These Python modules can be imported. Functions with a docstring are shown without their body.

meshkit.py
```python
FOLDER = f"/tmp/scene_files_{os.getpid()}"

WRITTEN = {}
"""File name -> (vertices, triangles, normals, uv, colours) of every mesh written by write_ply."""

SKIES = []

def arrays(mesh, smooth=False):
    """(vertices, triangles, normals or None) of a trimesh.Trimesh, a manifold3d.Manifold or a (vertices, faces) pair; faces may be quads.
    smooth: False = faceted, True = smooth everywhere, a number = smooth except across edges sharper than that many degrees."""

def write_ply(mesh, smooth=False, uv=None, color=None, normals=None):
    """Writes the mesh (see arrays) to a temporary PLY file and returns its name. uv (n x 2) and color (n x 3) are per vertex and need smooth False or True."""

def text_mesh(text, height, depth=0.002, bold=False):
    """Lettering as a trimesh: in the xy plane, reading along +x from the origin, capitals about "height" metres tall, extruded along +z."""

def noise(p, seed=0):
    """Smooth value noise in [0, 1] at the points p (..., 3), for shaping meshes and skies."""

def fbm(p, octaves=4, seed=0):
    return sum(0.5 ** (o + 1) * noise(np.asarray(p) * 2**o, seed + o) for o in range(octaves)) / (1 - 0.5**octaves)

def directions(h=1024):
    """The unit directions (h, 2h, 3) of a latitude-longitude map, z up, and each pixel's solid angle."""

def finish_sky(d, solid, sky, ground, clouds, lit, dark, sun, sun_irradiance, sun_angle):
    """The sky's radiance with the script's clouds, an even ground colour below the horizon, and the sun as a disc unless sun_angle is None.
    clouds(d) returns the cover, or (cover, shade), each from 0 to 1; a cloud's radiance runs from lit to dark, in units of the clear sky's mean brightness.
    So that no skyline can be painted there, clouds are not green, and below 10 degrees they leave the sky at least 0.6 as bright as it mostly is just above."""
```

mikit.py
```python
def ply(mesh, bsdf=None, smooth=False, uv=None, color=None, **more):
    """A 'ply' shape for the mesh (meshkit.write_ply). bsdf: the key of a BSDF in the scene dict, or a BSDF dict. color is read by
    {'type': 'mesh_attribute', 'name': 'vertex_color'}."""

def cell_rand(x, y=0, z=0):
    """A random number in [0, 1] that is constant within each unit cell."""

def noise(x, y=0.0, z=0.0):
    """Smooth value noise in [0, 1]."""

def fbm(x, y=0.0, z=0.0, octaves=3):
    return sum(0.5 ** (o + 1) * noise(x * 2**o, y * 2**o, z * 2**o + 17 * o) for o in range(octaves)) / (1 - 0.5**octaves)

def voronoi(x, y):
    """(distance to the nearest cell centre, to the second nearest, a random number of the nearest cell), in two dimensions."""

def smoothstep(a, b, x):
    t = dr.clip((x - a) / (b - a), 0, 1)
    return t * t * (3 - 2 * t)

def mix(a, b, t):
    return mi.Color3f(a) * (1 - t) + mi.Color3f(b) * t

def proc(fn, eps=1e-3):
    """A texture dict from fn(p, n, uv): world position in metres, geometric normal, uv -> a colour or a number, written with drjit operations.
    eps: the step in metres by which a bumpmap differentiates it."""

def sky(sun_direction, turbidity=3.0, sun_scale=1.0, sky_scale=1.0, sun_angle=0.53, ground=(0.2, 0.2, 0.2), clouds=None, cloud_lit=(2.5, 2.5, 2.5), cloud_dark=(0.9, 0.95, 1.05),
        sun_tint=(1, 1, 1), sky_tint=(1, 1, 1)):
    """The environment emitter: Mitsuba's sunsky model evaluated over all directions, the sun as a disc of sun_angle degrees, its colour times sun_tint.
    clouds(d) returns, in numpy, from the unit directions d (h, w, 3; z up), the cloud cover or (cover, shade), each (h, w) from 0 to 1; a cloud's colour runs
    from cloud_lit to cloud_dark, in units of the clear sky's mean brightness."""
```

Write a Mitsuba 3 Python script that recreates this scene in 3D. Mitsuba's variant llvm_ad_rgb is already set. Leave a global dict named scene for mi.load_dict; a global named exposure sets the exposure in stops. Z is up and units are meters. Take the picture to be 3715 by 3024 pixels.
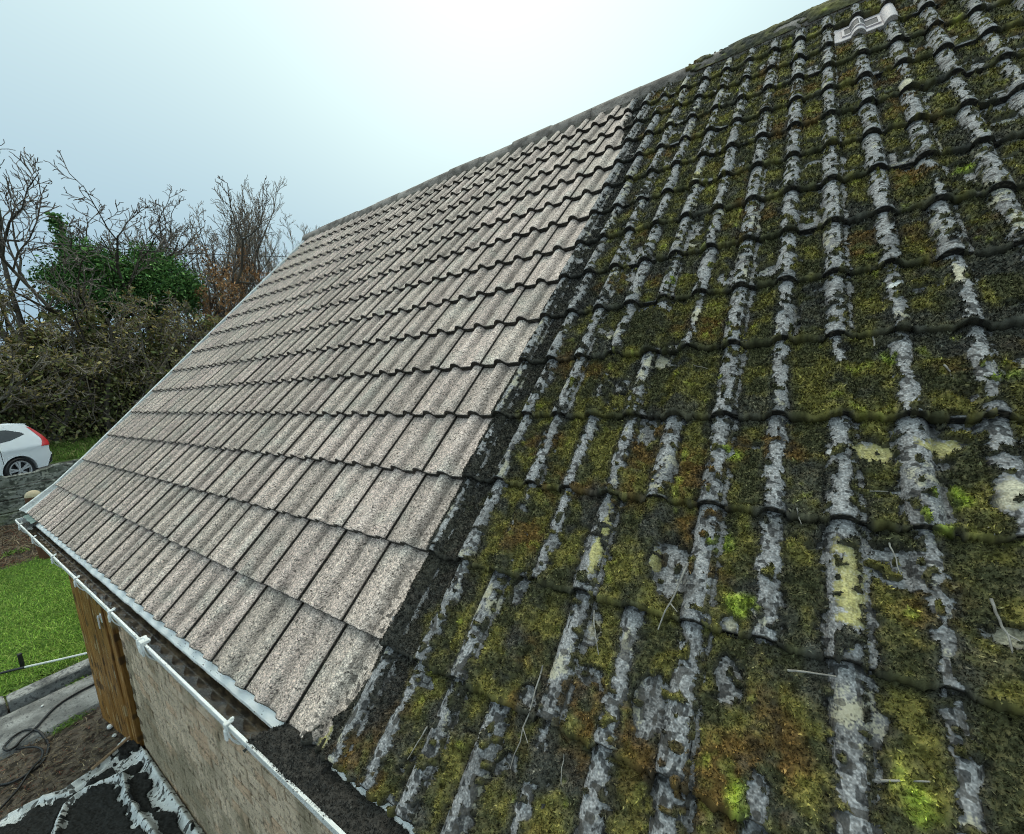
import math
import numpy as np
import drjit as dr
import mitsuba as mi
import trimesh
import mikit
import meshkit
from mikit import noise, fbm, voronoi, cell_rand, smoothstep, mix
from shapely.geometry import Polygon

T4 = mi.ScalarTransform4f
scene, labels = {}, {}

# ------------------------------------------------------------------ camera, sky, exposure
H = 2.105                                   # eaves line above the garden ground
CAM = np.array([1.4043, -0.5581, 1.1256 + H])
FWD = np.array([-0.57409, 0.80754, -0.13528])
DOWN = np.array([0.00693, -0.16042, -0.98702])
scene['camera'] = {'type': 'perspective', 'fov_axis': 'x', 'fov': 100.3, 'near_clip': 0.02, 'far_clip': 2000.0,
                   'to_world': T4().look_at(origin=CAM.tolist(), target=(CAM + FWD).tolist(), up=(-DOWN).tolist())}
GLOW = np.array([-0.44, 0.70, 0.56]); GLOW /= np.linalg.norm(GLOW)


def overcast(d):
    """A closed grey cloud deck: darker to the horizon, brighter overhead and round the hidden sun."""
    el = np.clip(d[..., 2], 0, 1)
    g = np.clip(d @ GLOW, -1, 1)
    br = 0.16 + 0.90 * el ** 1.6 + 0.40 * np.exp(-(1 - g) / 0.10) + 0.05 * (meshkit.fbm(d * 2.4, 4, 5) - 0.5)
    return np.ones_like(el), np.clip(1 - br, 0, 1)


scene['sky'] = mikit.sky((-0.5, 0.6, 1.9), turbidity=3, sun_scale=0.10, sun_angle=40, ground=(0.12, 0.12, 0.10), clouds=overcast,
                         cloud_lit=(1.92, 2.30, 2.16), cloud_dark=(0.36, 0.66, 0.98))
exposure = 2.6

# ------------------------------------------------------------------ small tools
rng = np.random.default_rng(7)
TH = math.radians(43.0)
MU = np.array([[1, 0, 0], [0, math.cos(TH), math.sin(TH)], [0, -math.sin(TH), math.cos(TH)]])   # rows: u, v, w axes
G = 0.32293           # exposed length of a tile
W = 0.30              # cover width of a tile
STEP = 0.029          # a tile's foot lies this far above the tile below
NCOURSE = 15


def uvw(p):
    return np.asarray(p, float) @ MU + [0, 0, H]


def tag(key, label=None, category=None, group=None, kind=None):
    e = labels.setdefault(key, {})
    for k, v in (('label', label), ('category', category), ('group', group), ('kind', kind)):
        if v:
            e[k] = v
    return key


used = {}


def fresh(name):
    n = used.get(name, -1) + 1
    used[name] = n
    return name if n == 0 else f'{name}_{n:03d}'


def put(name, mesh, bsdf, smooth=False, label=None, category=None, group=None, kind=None, uv=None, color=None):
    key = fresh(name)
    scene[key] = mikit.ply(mesh, bsdf, smooth=smooth, uv=uv, color=color)
    if label or kind:
        tag(key, label, category, group, kind)
    return key


class MB:
    def __init__(self):
        self.v, self.f, self.c, self.n = [], [], [], 0

    def add(self, v, f, c=None):
        v = np.asarray(v, float)
        f = np.asarray(f, int)
        if f.shape[1] == 4:
            f = np.vstack([f[:, [0, 1, 2]], f[:, [0, 2, 3]]])
        self.v.append(v)
        self.f.append(f + self.n)
        self.n += len(v)
        if c is not None:
            self.c.append(np.broadcast_to(np.asarray(c, float), (len(v), 3)))
        return self

    def mesh(self):
        return trimesh.Trimesh(np.vstack(self.v), np.vstack(self.f), process=False)

    def col(self):
        return np.vstack(self.c) if self.c else None


def box(x0, x1, y0, y1, z0, z1, ch=0.0):
    if ch <= 0:
        return trimesh.creation.box(bounds=[[x0, y0, z0], [x1, y1, z1]])
    pts = []
    for a in (0, 1, 2):
        for s in np.ndindex(2, 2, 2):
            q = []
            for k, (lo, hi) in enumerate(((x0, x1), (y0, y1), (z0, z1))):
                i = ch if k != a else 0
                q.append(hi - i if s[k] else lo + i)
            pts.append(q)
    return trimesh.convex.convex_hull(np.array(pts))


def tubes(p0, p1, r0, r1, sides=3):
    """Many straight tapered tubes at once -> (vertices, triangles)."""
    p0, p1 = np.asarray(p0, float), np.asarray(p1, float)
    r0, r1 = np.asarray(r0, float), np.asarray(r1, float)
    t = p1 - p0
    t /= np.linalg.norm(t, axis=1, keepdims=True) + 1e-9
    a = np.cross(t, np.where(np.abs(t[:, 2:]) < 0.9, [0, 0, 1.0], [1.0, 0, 0]))
    a /= np.linalg.norm(a, axis=1, keepdims=True) + 1e-9
    b = np.cross(t, a)
    ang = np.arange(sides) * 2 * np.pi / sides
    ring = np.cos(ang)[None, :, None] * a[:, None] + np.sin(ang)[None, :, None] * b[:, None]
    v = np.concatenate([p0[:, None] + ring * r0[:, None, None], p1[:, None] + ring * r1[:, None, None]], 1)
    n = len(p0)
    base = (np.arange(n) * 2 * sides)[:, None]
    j = np.arange(sides)
    q = np.stack([base + j, base + (j + 1) % sides, base + sides + (j + 1) % sides, base + sides + j], -1).reshape(-1, 4)
    return v.reshape(-1, 3), np.vstack([q[:, [0, 1, 2]], q[:, [0, 2, 3]]])


def tube(path, radius, sides=8):
    """One smooth tube along a path (a spline through the points)."""
    p = np.asarray(path, float)
    t = np.gradient(p, axis=0)
    t /= np.linalg.norm(t, axis=1, keepdims=True) + 1e-12
    a = np.cross(t, np.where(np.abs(t[:, 2:]) < 0.9, [0, 0, 1.0], [1.0, 0, 0]))
    a /= np.linalg.norm(a, axis=1, keepdims=True) + 1e-12
    b = np.cross(t, a)
    ang = np.arange(sides) * 2 * np.pi / sides
    r = np.broadcast_to(radius, (len(p),))[:, None, None]
    v = (p[:, None] + r * (np.cos(ang)[None, :, None] * a[:, None] + np.sin(ang)[None, :, None] * b[:, None])).reshape(-1, 3)
    i, j = np.meshgrid(np.arange(len(p) - 1), np.arange(sides), indexing='ij')
    q = np.stack([i * sides + j, i * sides + (j + 1) % sides, (i + 1) * sides + (j + 1) % sides, (i + 1) * sides + j], -1).reshape(-1, 4)
    m = MB().add(v, q)
    n = len(v)
    caps = [[0, k, k + 1] for k in range(1, sides - 1)] + [[n - sides, n - sides + k + 1, n - sides + k] for k in range(1, sides - 1)]
    m.add(v, caps)
    return m.mesh()


def spline(pts, n=60):
    from scipy.interpolate import CubicSpline
    p = np.asarray(pts, float)
    s = np.r_[0, np.cumsum(np.linalg.norm(np.diff(p, axis=0), axis=1))]
    return CubicSpline(s, p)(np.linspace(0, s[-1], n))


def grid(nx, ny):
    i, j = np.meshgrid(np.arange(nx - 1), np.arange(ny - 1), indexing='ij')
    a = i * ny + j
    return np.stack([a, a + ny, a + ny + 1, a + 1], -1).reshape(-1, 4)


def heights(x0, x1, y0, y1, nx, ny, fn):
    x, y = np.meshgrid(np.linspace(x0, x1, nx), np.linspace(y0, y1, ny), indexing='ij')
    return MB().add(np.stack([x, y, fn(x, y)], -1).reshape(-1, 3), grid(nx, ny)).mesh()


def xyz(x, y, z=0.0):
    return np.stack([x, y, np.broadcast_to(z, np.shape(x))], -1)


# ------------------------------------------------------------------ materials
def mat(name, color, roughness=0.7, specular=0.3, bump=None, bscale=0.002, **more):
    col = mikit.proc(color) if callable(color) else color if isinstance(color, dict) else {'type': 'rgb', 'value': list(color)}
    d = {'type': 'principled', 'base_color': col, 'roughness': roughness, 'specular': specular, **more}
    if bump is not None:
        d = {'type': 'bumpmap', 'arbitrary': mikit.proc(bump), 'scale': bscale, 'bsdf': d}
    scene[name] = {'type': 'twosided', 'bsdf': d}
    return name


def C3(a):
    return mi.Color3f(*a)


CT, ST = math.cos(TH), math.sin(TH)


def roof_uv(p):
    return p.x, p.y * CT + (p.z - H) * ST


def tile_color(p, n, uv):
    u, v = roof_uv(p)
    ci, cj = dr.floor(u / W), dr.floor(v / G)
    r1, r2 = cell_rand(ci, cj, 3), cell_rand(ci, cj, 9)
    g1 = noise(p.x * 300, p.y * 300, p.z * 300)
    g2 = noise(p.x * 130, p.y * 130, p.z * 130)
    g3 = fbm(p.x * 9, p.y * 9, p.z * 9, 3)
    streak = fbm(u * 42, v * 5.5, 3.0, 3)
    clean = mix(C3((0.500, 0.415, 0.360)), C3((0.555, 0.445, 0.395)), r1)
    clean = mix(clean, C3((0.47, 0.44, 0.385)), smoothstep(0.5, 0.85, g3) * 0.6)
    clean *= 0.86 + 0.30 * r2
    grain = smoothstep(0.55, 0.82, g1) * 0.85 - smoothstep(0.50, 0.20, g1) * 0.50
    coarse = smoothstep(0.58, 0.85, g2) * 0.34 - smoothstep(0.42, 0.16, g2) * 0.50
    clean *= dr.maximum(1 + grain + coarse, 0.12)
    clean *= 1 - 0.24 * smoothstep(0.50, 0.78, streak) * (0.5 + 0.7 * r1)
    wet = mix(C3((0.21, 0.207, 0.212)), C3((0.32, 0.315, 0.318)), g3) * dr.maximum(1 + 0.8 * grain + 0.6 * coarse, 0.15)
    wet *= 1 - 0.35 * smoothstep(0.5, 0.75, fbm(u * 30, v * 22, 8.0, 2))
    wet *= 1 - 0.75 * smoothstep(0.60, 0.70, noise(u * 120, v * 110, 31.0) * 0.6 + noise(u * 45, v * 40, 33.0) * 0.4)
    # lichen crusts on the uncleaned side
    l = noise(u * 16, v * 9, 40.0) * 0.65 + noise(u * 60, v * 50, 44.0) * 0.35
    wet = mix(wet, C3((0.50, 0.46, 0.32)), smoothstep(0.70, 0.86, l + 0.25 * (g1 - 0.5)) * 0.7)
    for lu, lv, ru, rv, c in LICHEN:
        d = dr.sqrt(dr.square((u - lu) / ru) + dr.square((v - lv) / rv)) + 0.9 * (noise(u * 55, v * 55, 61.0) - 0.5) + 0.5 * (g1 - 0.5)
        wet = mix(wet, C3(c) * (0.45 + 0.9 * g1), smoothstep(1.15, 0.65, d + 0.5 * (g2 - 0.5)) * (0.65 + 0.35 * g2))
    edge = 0.232 + 0.03 * (noise(v * 30, 1.7) - 0.5) + 0.03 * (noise(v * 110, u * 60, 5.0) - 0.5) - 0.11 * smoothstep(0.12, -0.02, v) - 0.11 * smoothstep(3.9, 4.75, v)
    col = mix(clean, wet, smoothstep(-0.004, 0.004, u - edge))
    crumbs = smoothstep(0.70, 0.76, noise(u * 70, v * 60, 17.0)) * smoothstep(-0.16, -0.02, u - edge) * smoothstep(1.1, 0.3, v)
    col = mix(col, C3((0.05, 0.045, 0.04)), crumbs * 0.85)
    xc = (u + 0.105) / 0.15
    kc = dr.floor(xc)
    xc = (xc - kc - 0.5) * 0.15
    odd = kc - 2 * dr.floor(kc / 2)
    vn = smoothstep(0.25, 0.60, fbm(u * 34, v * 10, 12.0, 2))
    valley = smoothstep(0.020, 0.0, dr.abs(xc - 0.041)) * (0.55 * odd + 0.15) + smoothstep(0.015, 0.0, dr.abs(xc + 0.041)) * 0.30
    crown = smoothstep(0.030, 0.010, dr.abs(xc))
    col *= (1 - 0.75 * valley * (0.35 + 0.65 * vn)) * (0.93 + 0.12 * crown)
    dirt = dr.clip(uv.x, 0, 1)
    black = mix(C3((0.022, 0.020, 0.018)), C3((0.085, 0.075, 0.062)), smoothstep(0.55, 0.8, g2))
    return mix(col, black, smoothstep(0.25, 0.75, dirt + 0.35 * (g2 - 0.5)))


YEL, CRM, WHT = (0.56, 0.50, 0.19), (0.60, 0.55, 0.40), (0.80, 0.80, 0.78)
LICHEN = [(1.476, 0.80, 0.030, 0.105, YEL), (0.884, 0.80, 0.016, 0.10, YEL), (1.055, 0.78, 0.018, 0.03, YEL), (1.535, 1.185, 0.04, 0.035, YEL),
          (1.679, 1.21, 0.05, 0.03, YEL), (1.249, 0.66, 0.02, 0.02, CRM), (1.721, 0.77, 0.045, 0.02, CRM), (0.87, 2.97, 0.025, 0.05, YEL),
          (0.175, 0.03, 0.022, 0.04, YEL), (1.925, 2.04, 0.02, 0.06, CRM), (1.758, 3.26, 0.045, 0.06, CRM), (1.767, 1.835, 0.03, 0.05, CRM),
          (1.025, 1.80, 0.03, 0.04, CRM), (0.94, 2.33, 0.02, 0.06, CRM), (1.763, 1.07, 0.03, 0.04, CRM), (0.924, 0.566, 0.018, 0.03, CRM),
          (1.632, 1.818, 0.025, 0.022, WHT), (0.98, 1.78, 0.02, 0.025, WHT), (1.454, 1.168, 0.022, 0.010, WHT)]


def grain_bump(p, n, uv):
    return noise(p.x * 260, p.y * 260, p.z * 260) * 0.6 + noise(p.x * 110, p.y * 110, p.z * 110)


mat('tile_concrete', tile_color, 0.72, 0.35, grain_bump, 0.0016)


def mortar_color(p, n, uv):
    g = fbm(p.x * 40, p.y * 40, p.z * 40, 3)
    return mix(C3((0.11, 0.10, 0.085)), C3((0.30, 0.27, 0.23)), g)


mat('mortar', mortar_color, 0.9, 0.1)


def ridge_color(p, n, uv):
    g = fbm(p.x * 14, p.y * 14, p.z * 14, 4)
    s = noise(p.x * 170, p.y * 170, p.z * 170)
    c = mix(C3((0.17, 0.145, 0.13)), C3((0.36, 0.31, 0.28)), smoothstep(0.3, 0.7, g)) * (0.7 + 0.6 * s)
    r = cell_rand(dr.floor((p.x + 5.25) / 0.452), 4)
    return c * (0.8 + 0.4 * r)


mat('ridge_concrete', ridge_color, 0.8, 0.25, grain_bump, 0.0012)


def upvc_color(p, n, uv):
    g = fbm(p.x * 10, p.y * 30, p.z * 30, 3)
    s = noise(p.x * 160, p.y * 160, p.z * 160)
    c = mix(C3((0.80, 0.81, 0.80)), C3((0.66, 0.67, 0.65)), smoothstep(0.45, 0.7, g))
    return mix(c, C3((0.10, 0.09, 0.075)), smoothstep(0.80, 0.86, s) * smoothstep(0.40, 0.62, fbm(p.x * 5, p.y * 20, 3.0, 2)) * 0.9)


mat('white_upvc', upvc_color, 0.35, 0.5)
mat('grey_upvc', (0.50, 0.53, 0.55), 0.4, 0.5)


def silt_color(p, n, uv):
    g = fbm(p.x * 26, p.y * 60, p.z * 60, 3)
    return mix(C3((0.035, 0.026, 0.017)), C3((0.16, 0.12, 0.075)), smoothstep(0.35, 0.72, g))


mat('gutter_mud', silt_color, 0.6, 0.4)
scene['water'] = {'type': 'dielectric', 'int_ior': 1.33, 'ext_ior': 1.0}


def brick_color(p, n, uv):
    row = dr.floor(p.z / 0.075)
    col = dr.floor((p.x + 0.1125 * (row - 2 * dr.floor(row / 2))) / 0.225)
    r, r2 = cell_rand(col, row, 1), cell_rand(col, row, 2)
    g = fbm(p.x * 6, p.y * 6, p.z * 3.2, 4)
    f = noise(p.x * 150, p.y * 150, p.z * 150)
    c = mix(C3((0.47, 0.375, 0.275)), C3((0.60, 0.47, 0.345)), r)
    c = mix(c, C3((0.52, 0.345, 0.225)), smoothstep(0.72, 0.95, r2) * 0.7)
    c *= 0.75 + 0.5 * f
    speck = smoothstep(0.68, 0.78, noise(p.x * 70, 3.0, p.z * 48))
    c = mix(c, C3((0.13, 0.10, 0.075)), speck * 0.6)
    run = smoothstep(0.50, 0.72, fbm(p.x * 22, 1.0, p.z * 3.0, 3))
    c = mix(c, C3((0.20, 0.16, 0.11)), run * 0.45)
    algae = smoothstep(0.42, 0.62, g + 0.22 * smoothstep(1.1, 0.1, p.z) - 0.08)
    return mix(c, C3((0.13, 0.115, 0.07)), algae * 0.55)


mat('brick', brick_color, 0.85, 0.15, lambda p, n, uv: noise(p.x * 120, p.y * 120, p.z * 120) + noise(p.x * 50, p.y * 50, p.z * 50), 0.0015)
mat('brick_mortar', lambda p, n, uv: brick_color(p, n, uv) * 0.40, 0.95, 0.05)


def wood_color(p, n, uv):
    b = dr.floor((p.x + 4.40) / 0.137)
    r = cell_rand(b, 2)
    g = fbm(p.x * 75, p.y * 75, p.z * 3.5 + r * 20, 4)
    f = noise(p.x * 240, p.y * 240, p.z * 14)
    c = mix(C3((0.135, 0.058, 0.012)), C3((0.310, 0.155, 0.040)), smoothstep(0.25, 0.7, g)) * (0.72 + 0.42 * r) * (0.8 + 0.4 * f)
    k = smoothstep(0.70, 0.80, noise(p.x * 26, r * 9, p.z * 9))
    c = mix(c, C3((0.045, 0.026, 0.012)), k * 0.75)
    w = smoothstep(0.80, 0.86, noise(p.x * 60, 7.0, p.z * 5.5))
    return mix(c, C3((0.42, 0.34, 0.19)), w * 0.6)


mat('stained_timber', wood_color, 0.55, 0.35, lambda p, n, uv: noise(p.x * 220, p.y * 220, p.z * 9), 0.0012)
mat('galvanised', (0.80, 0.81, 0.82), 0.3, 0.6, metallic=0.3)


def concrete_color(p, n, uv):
    g = fbm(p.x * 7, p.y * 7, p.z * 7, 4)
    f = noise(p.x * 120, p.y * 120, p.z * 120)
    c = mix(C3((0.15, 0.15, 0.145)), C3((0.33, 0.33, 0.32)), smoothstep(0.3, 0.7, g)) * (0.75 + 0.5 * f)
    pit = smoothstep(0.66, 0.74, noise(p.x * 38, p.y * 60, p.z * 38))
    return mix(c, C3((0.055, 0.055, 0.06)), pit * 0.6)


mat('path_concrete', concrete_color, 0.75, 0.3, lambda p, n, uv: fbm(p.x * 45, p.y * 45, p.z * 45, 3), 0.006)


def fence_color(p, n, uv):
    g = fbm(p.y * 5, p.z * 9, 2.0, 4)
    h = fbm(p.y * 22, p.z * 30, 6.0, 3)
    c = mix(C3((0.13, 0.135, 0.112)), C3((0.27, 0.27, 0.245)), smoothstep(0.35, 0.65, g))
    c = mix(c, C3((0.040, 0.042, 0.036)), smoothstep(0.48, 0.66, h) * 0.8)
    c = mix(c, C3((0.42, 0.41, 0.36)), smoothstep(0.64, 0.76, noise(p.y * 24, p.z * 26, 9.0) * 0.6 + fbm(p.y * 5, p.z * 5, 1.0, 2) * 0.4) * 0.7)
    return mix(c, C3((0.13, 0.15, 0.07)), smoothstep(0.9, 0.5, p.z) * smoothstep(0.4, 0.6, g) * 0.6)


mat('mossy_concrete', fence_color, 0.85, 0.15, lambda p, n, uv: fbm(p.x * 25, p.y * 25, p.z * 25, 3), 0.012)


def ground_color(p, n, uv):
    g = fbm(p.x * 2.2, p.y * 2.2, 0.0, 4)
    f = fbm(p.x * 28, p.y * 28, 4.0, 3)
    soil = mix(C3((0.040, 0.033, 0.027)), C3((0.135, 0.112, 0.090)), smoothstep(0.30, 0.68, f)) * (0.7 + 0.6 * g)
    straw = smoothstep(0.74, 0.80, noise(p.x * 60, p.y * 22, 2.0)) + smoothstep(0.76, 0.82, noise(p.x * 20, p.y * 66, 5.0))
    soil = mix(soil, C3((0.25, 0.21, 0.15)), dr.minimum(straw, 1) * 0.35)
    turf = mix(C3((0.04, 0.085, 0.015)), C3((0.09, 0.15, 0.03)), f)
    lawn = smoothstep(-11.75, -11.55, p.x + 0.25 * (g - 0.5)) * smoothstep(-5.70, -5.95, p.x + 0.3 * (f - 0.5))
    far = smoothstep(-20.2, -20.6, p.x)
    return mix(soil, turf, dr.maximum(lawn, far))


mat('earth', ground_color, 0.9, 0.1, lambda p, n, uv: fbm(p.x * 35, p.y * 35, 1.0, 3), 0.02)
mat('asphalt', lambda p, n, uv: mix(C3((0.035, 0.035, 0.037)), C3((0.085, 0.083, 0.08)), fbm(p.x * 30, p.y * 30, 0.0, 3)), 0.8, 0.3)
mat('vertex', {'type': 'mesh_attribute', 'name': 'vertex_color'}, 0.75, 0.18)
mat('vertex_matt', {'type': 'mesh_attribute', 'name': 'vertex_color'}, 0.95, 0.05)
mat('black_rubber', (0.012, 0.012, 0.013), 0.45, 0.5)
mat('black_plastic', (0.018, 0.018, 0.02), 0.4, 0.5)
mat('dark_grille', (0.10, 0.095, 0.10), 0.6, 0.3)
mat('vent_plastic', lambda p, n, uv: mix(C3((0.46, 0.40, 0.41)), C3((0.60, 0.55, 0.56)), fbm(p.x * 20, p.y * 20, p.z * 20, 3)), 0.5, 0.4)
mat('back_slope', lambda p, n, uv: mix(C3((0.16, 0.15, 0.14)), C3((0.30, 0.27, 0.25)), fbm(p.x * 12, p.y * 12, p.z * 12, 3)), 0.85, 0.2)
mat('soffit_board', (0.55, 0.56, 0.55), 0.5, 0.4)
mat('sanded_stick', lambda p, n, uv: mix(C3((0.26, 0.17, 0.10)), C3((0.40, 0.28, 0.18)), noise(p.x * 60, p.y * 60, p.z * 60)), 0.6, 0.3)

# ------------------------------------------------------------------ the setting
def ground_z(x, y):
    x, y = np.asarray(x, float), np.asarray(y, float)
    bed = np.interp(x, [-60, -24, -22.6, -20.6, -20.2, -14.35, -14.3, -13.2, -12.0, 30], [1.9, 1.55, 1.40, 1.06, 0.955, 0.955, 0.42, 0.22, 0.02, 0.0])
    p = np.stack([x * 1.6, y * 1.6, 0 * x], -1)
    rough = np.where((x < -20.6) | (x > -14.2), 1.0, 0.0)
    off = np.where((x > -5.75) & (x < -4.3), 0.3, 1.0)
    return bed + rough * off * (0.05 * (meshkit.fbm(p, 3, 3) - 0.5) + 0.035 * (meshkit.fbm(p * 7, 3, 9) - 0.5)) - 0.02


xs = np.unique(np.concatenate([np.linspace(-60, -14.5, 120), np.linspace(-14.5, -2, 260), np.linspace(-2, 30, 40)]))
ys = np.unique(np.concatenate([np.linspace(-40, -3, 40), np.linspace(-3, 3.2, 150), np.linspace(3.2, 60, 70)]))
gx, gy = np.meshgrid(xs, ys, indexing='ij')
put('ground', MB().add(np.stack([gx, gy, ground_z(gx, gy)], -1).reshape(-1, 3), grid(len(xs), len(ys))).mesh(), 'earth', smooth=True, kind='structure',
    label='bare dark soil and turf of the garden')
far = MB().add([[-900, -900, -0.6], [900, -900, -0.6], [900, 900, -0.6], [-900, 900, -0.6]], [[0, 1, 2, 3]])
put('terrain', far.mesh(), 'earth', kind='structure', label='land beyond the garden')
put('road', heights(-20.35, -14.4, -40, 60, 8, 60, lambda x, y: 0.965 + 0.012 * np.cos((x + 17.4) / 3.0)), 'asphalt', kind='structure', label='asphalt road behind the concrete fence')


def slab_z(x, y):
    return 0.035 + 0.012 * meshkit.fbm(np.stack([x * 4, y * 4, 0 * x], -1), 3, 21)


px0, px1 = np.meshgrid(np.linspace(0, 1, 26), np.linspace(-4, 4.5, 120), indexing='ij')
edge_n = -4.66 + 0.10 * (meshkit.fbm(np.stack([px1[0] * 3, 0 * px1[0], 0 * px1[0]], -1), 3, 2) - 0.5)
pxx = -5.40 + (edge_n[None, :] + 5.40) * px0
zz = slab_z(pxx, px1)
zz[-1] -= 0.08
put('path', MB().add(np.stack([pxx, px1, zz], -1).reshape(-1, 3), grid(26, 120)).mesh(), 'path_concrete', smooth=True, kind='structure', label='worn concrete path')

# stone edging between the lawn and the path
for k in range(9):
    y0 = -4.1 + k * 0.92
    m = box(-5.67 + 0.01 * rng.uniform(-1, 1), -5.475, y0, y0 + 0.905, -0.05, 0.135 + 0.012 * rng.uniform(-1, 1), 0.012)
    if y0 > 1.5 or y0 < -1.9:
        continue
    lab_ = {3: 'grey concrete edging stone between lawn and path, the one at the left picture edge', 4: 'grey concrete edging stone between lawn and path, left of the gate foot', 5: 'grey concrete edging stone between lawn and path, behind the timber gate'}.get(k, 'grey concrete edging stone between lawn and path, furthest along behind the gate')
    put('edging_stone', m, 'path_concrete', label=lab_, category='edging', group='edging stones along the path')

# ------------------------------------------------------------------ the house
HOUSE = fresh('house')
tag(HOUSE, 'bungalow with a tiled roof half washed clean and half covered in moss', 'house')


def part(path, mesh, bsdf, **k):
    return put(f'{HOUSE}__{path}', mesh, bsdf, **k)


X0R, X1R = -5.16, 6.24            # tiled length
RAX, RAZ = 3.60, 3.268 + H        # ridge axis


def crest(u):
    """Height of the tile's rolls above its flat."""
    x = np.mod(np.asarray(u, float) + 0.03 + 0.075, 0.15) - 0.075
    e = np.clip(1 - (np.abs(x) / 0.0365) ** 2.1, 0, 1)
    return 0.0325 * e ** 0.78


def crest_dist(u):
    return np.abs(np.mod(np.asarray(u, float) + 0.03 + 0.075, 0.15) - 0.075)


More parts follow.
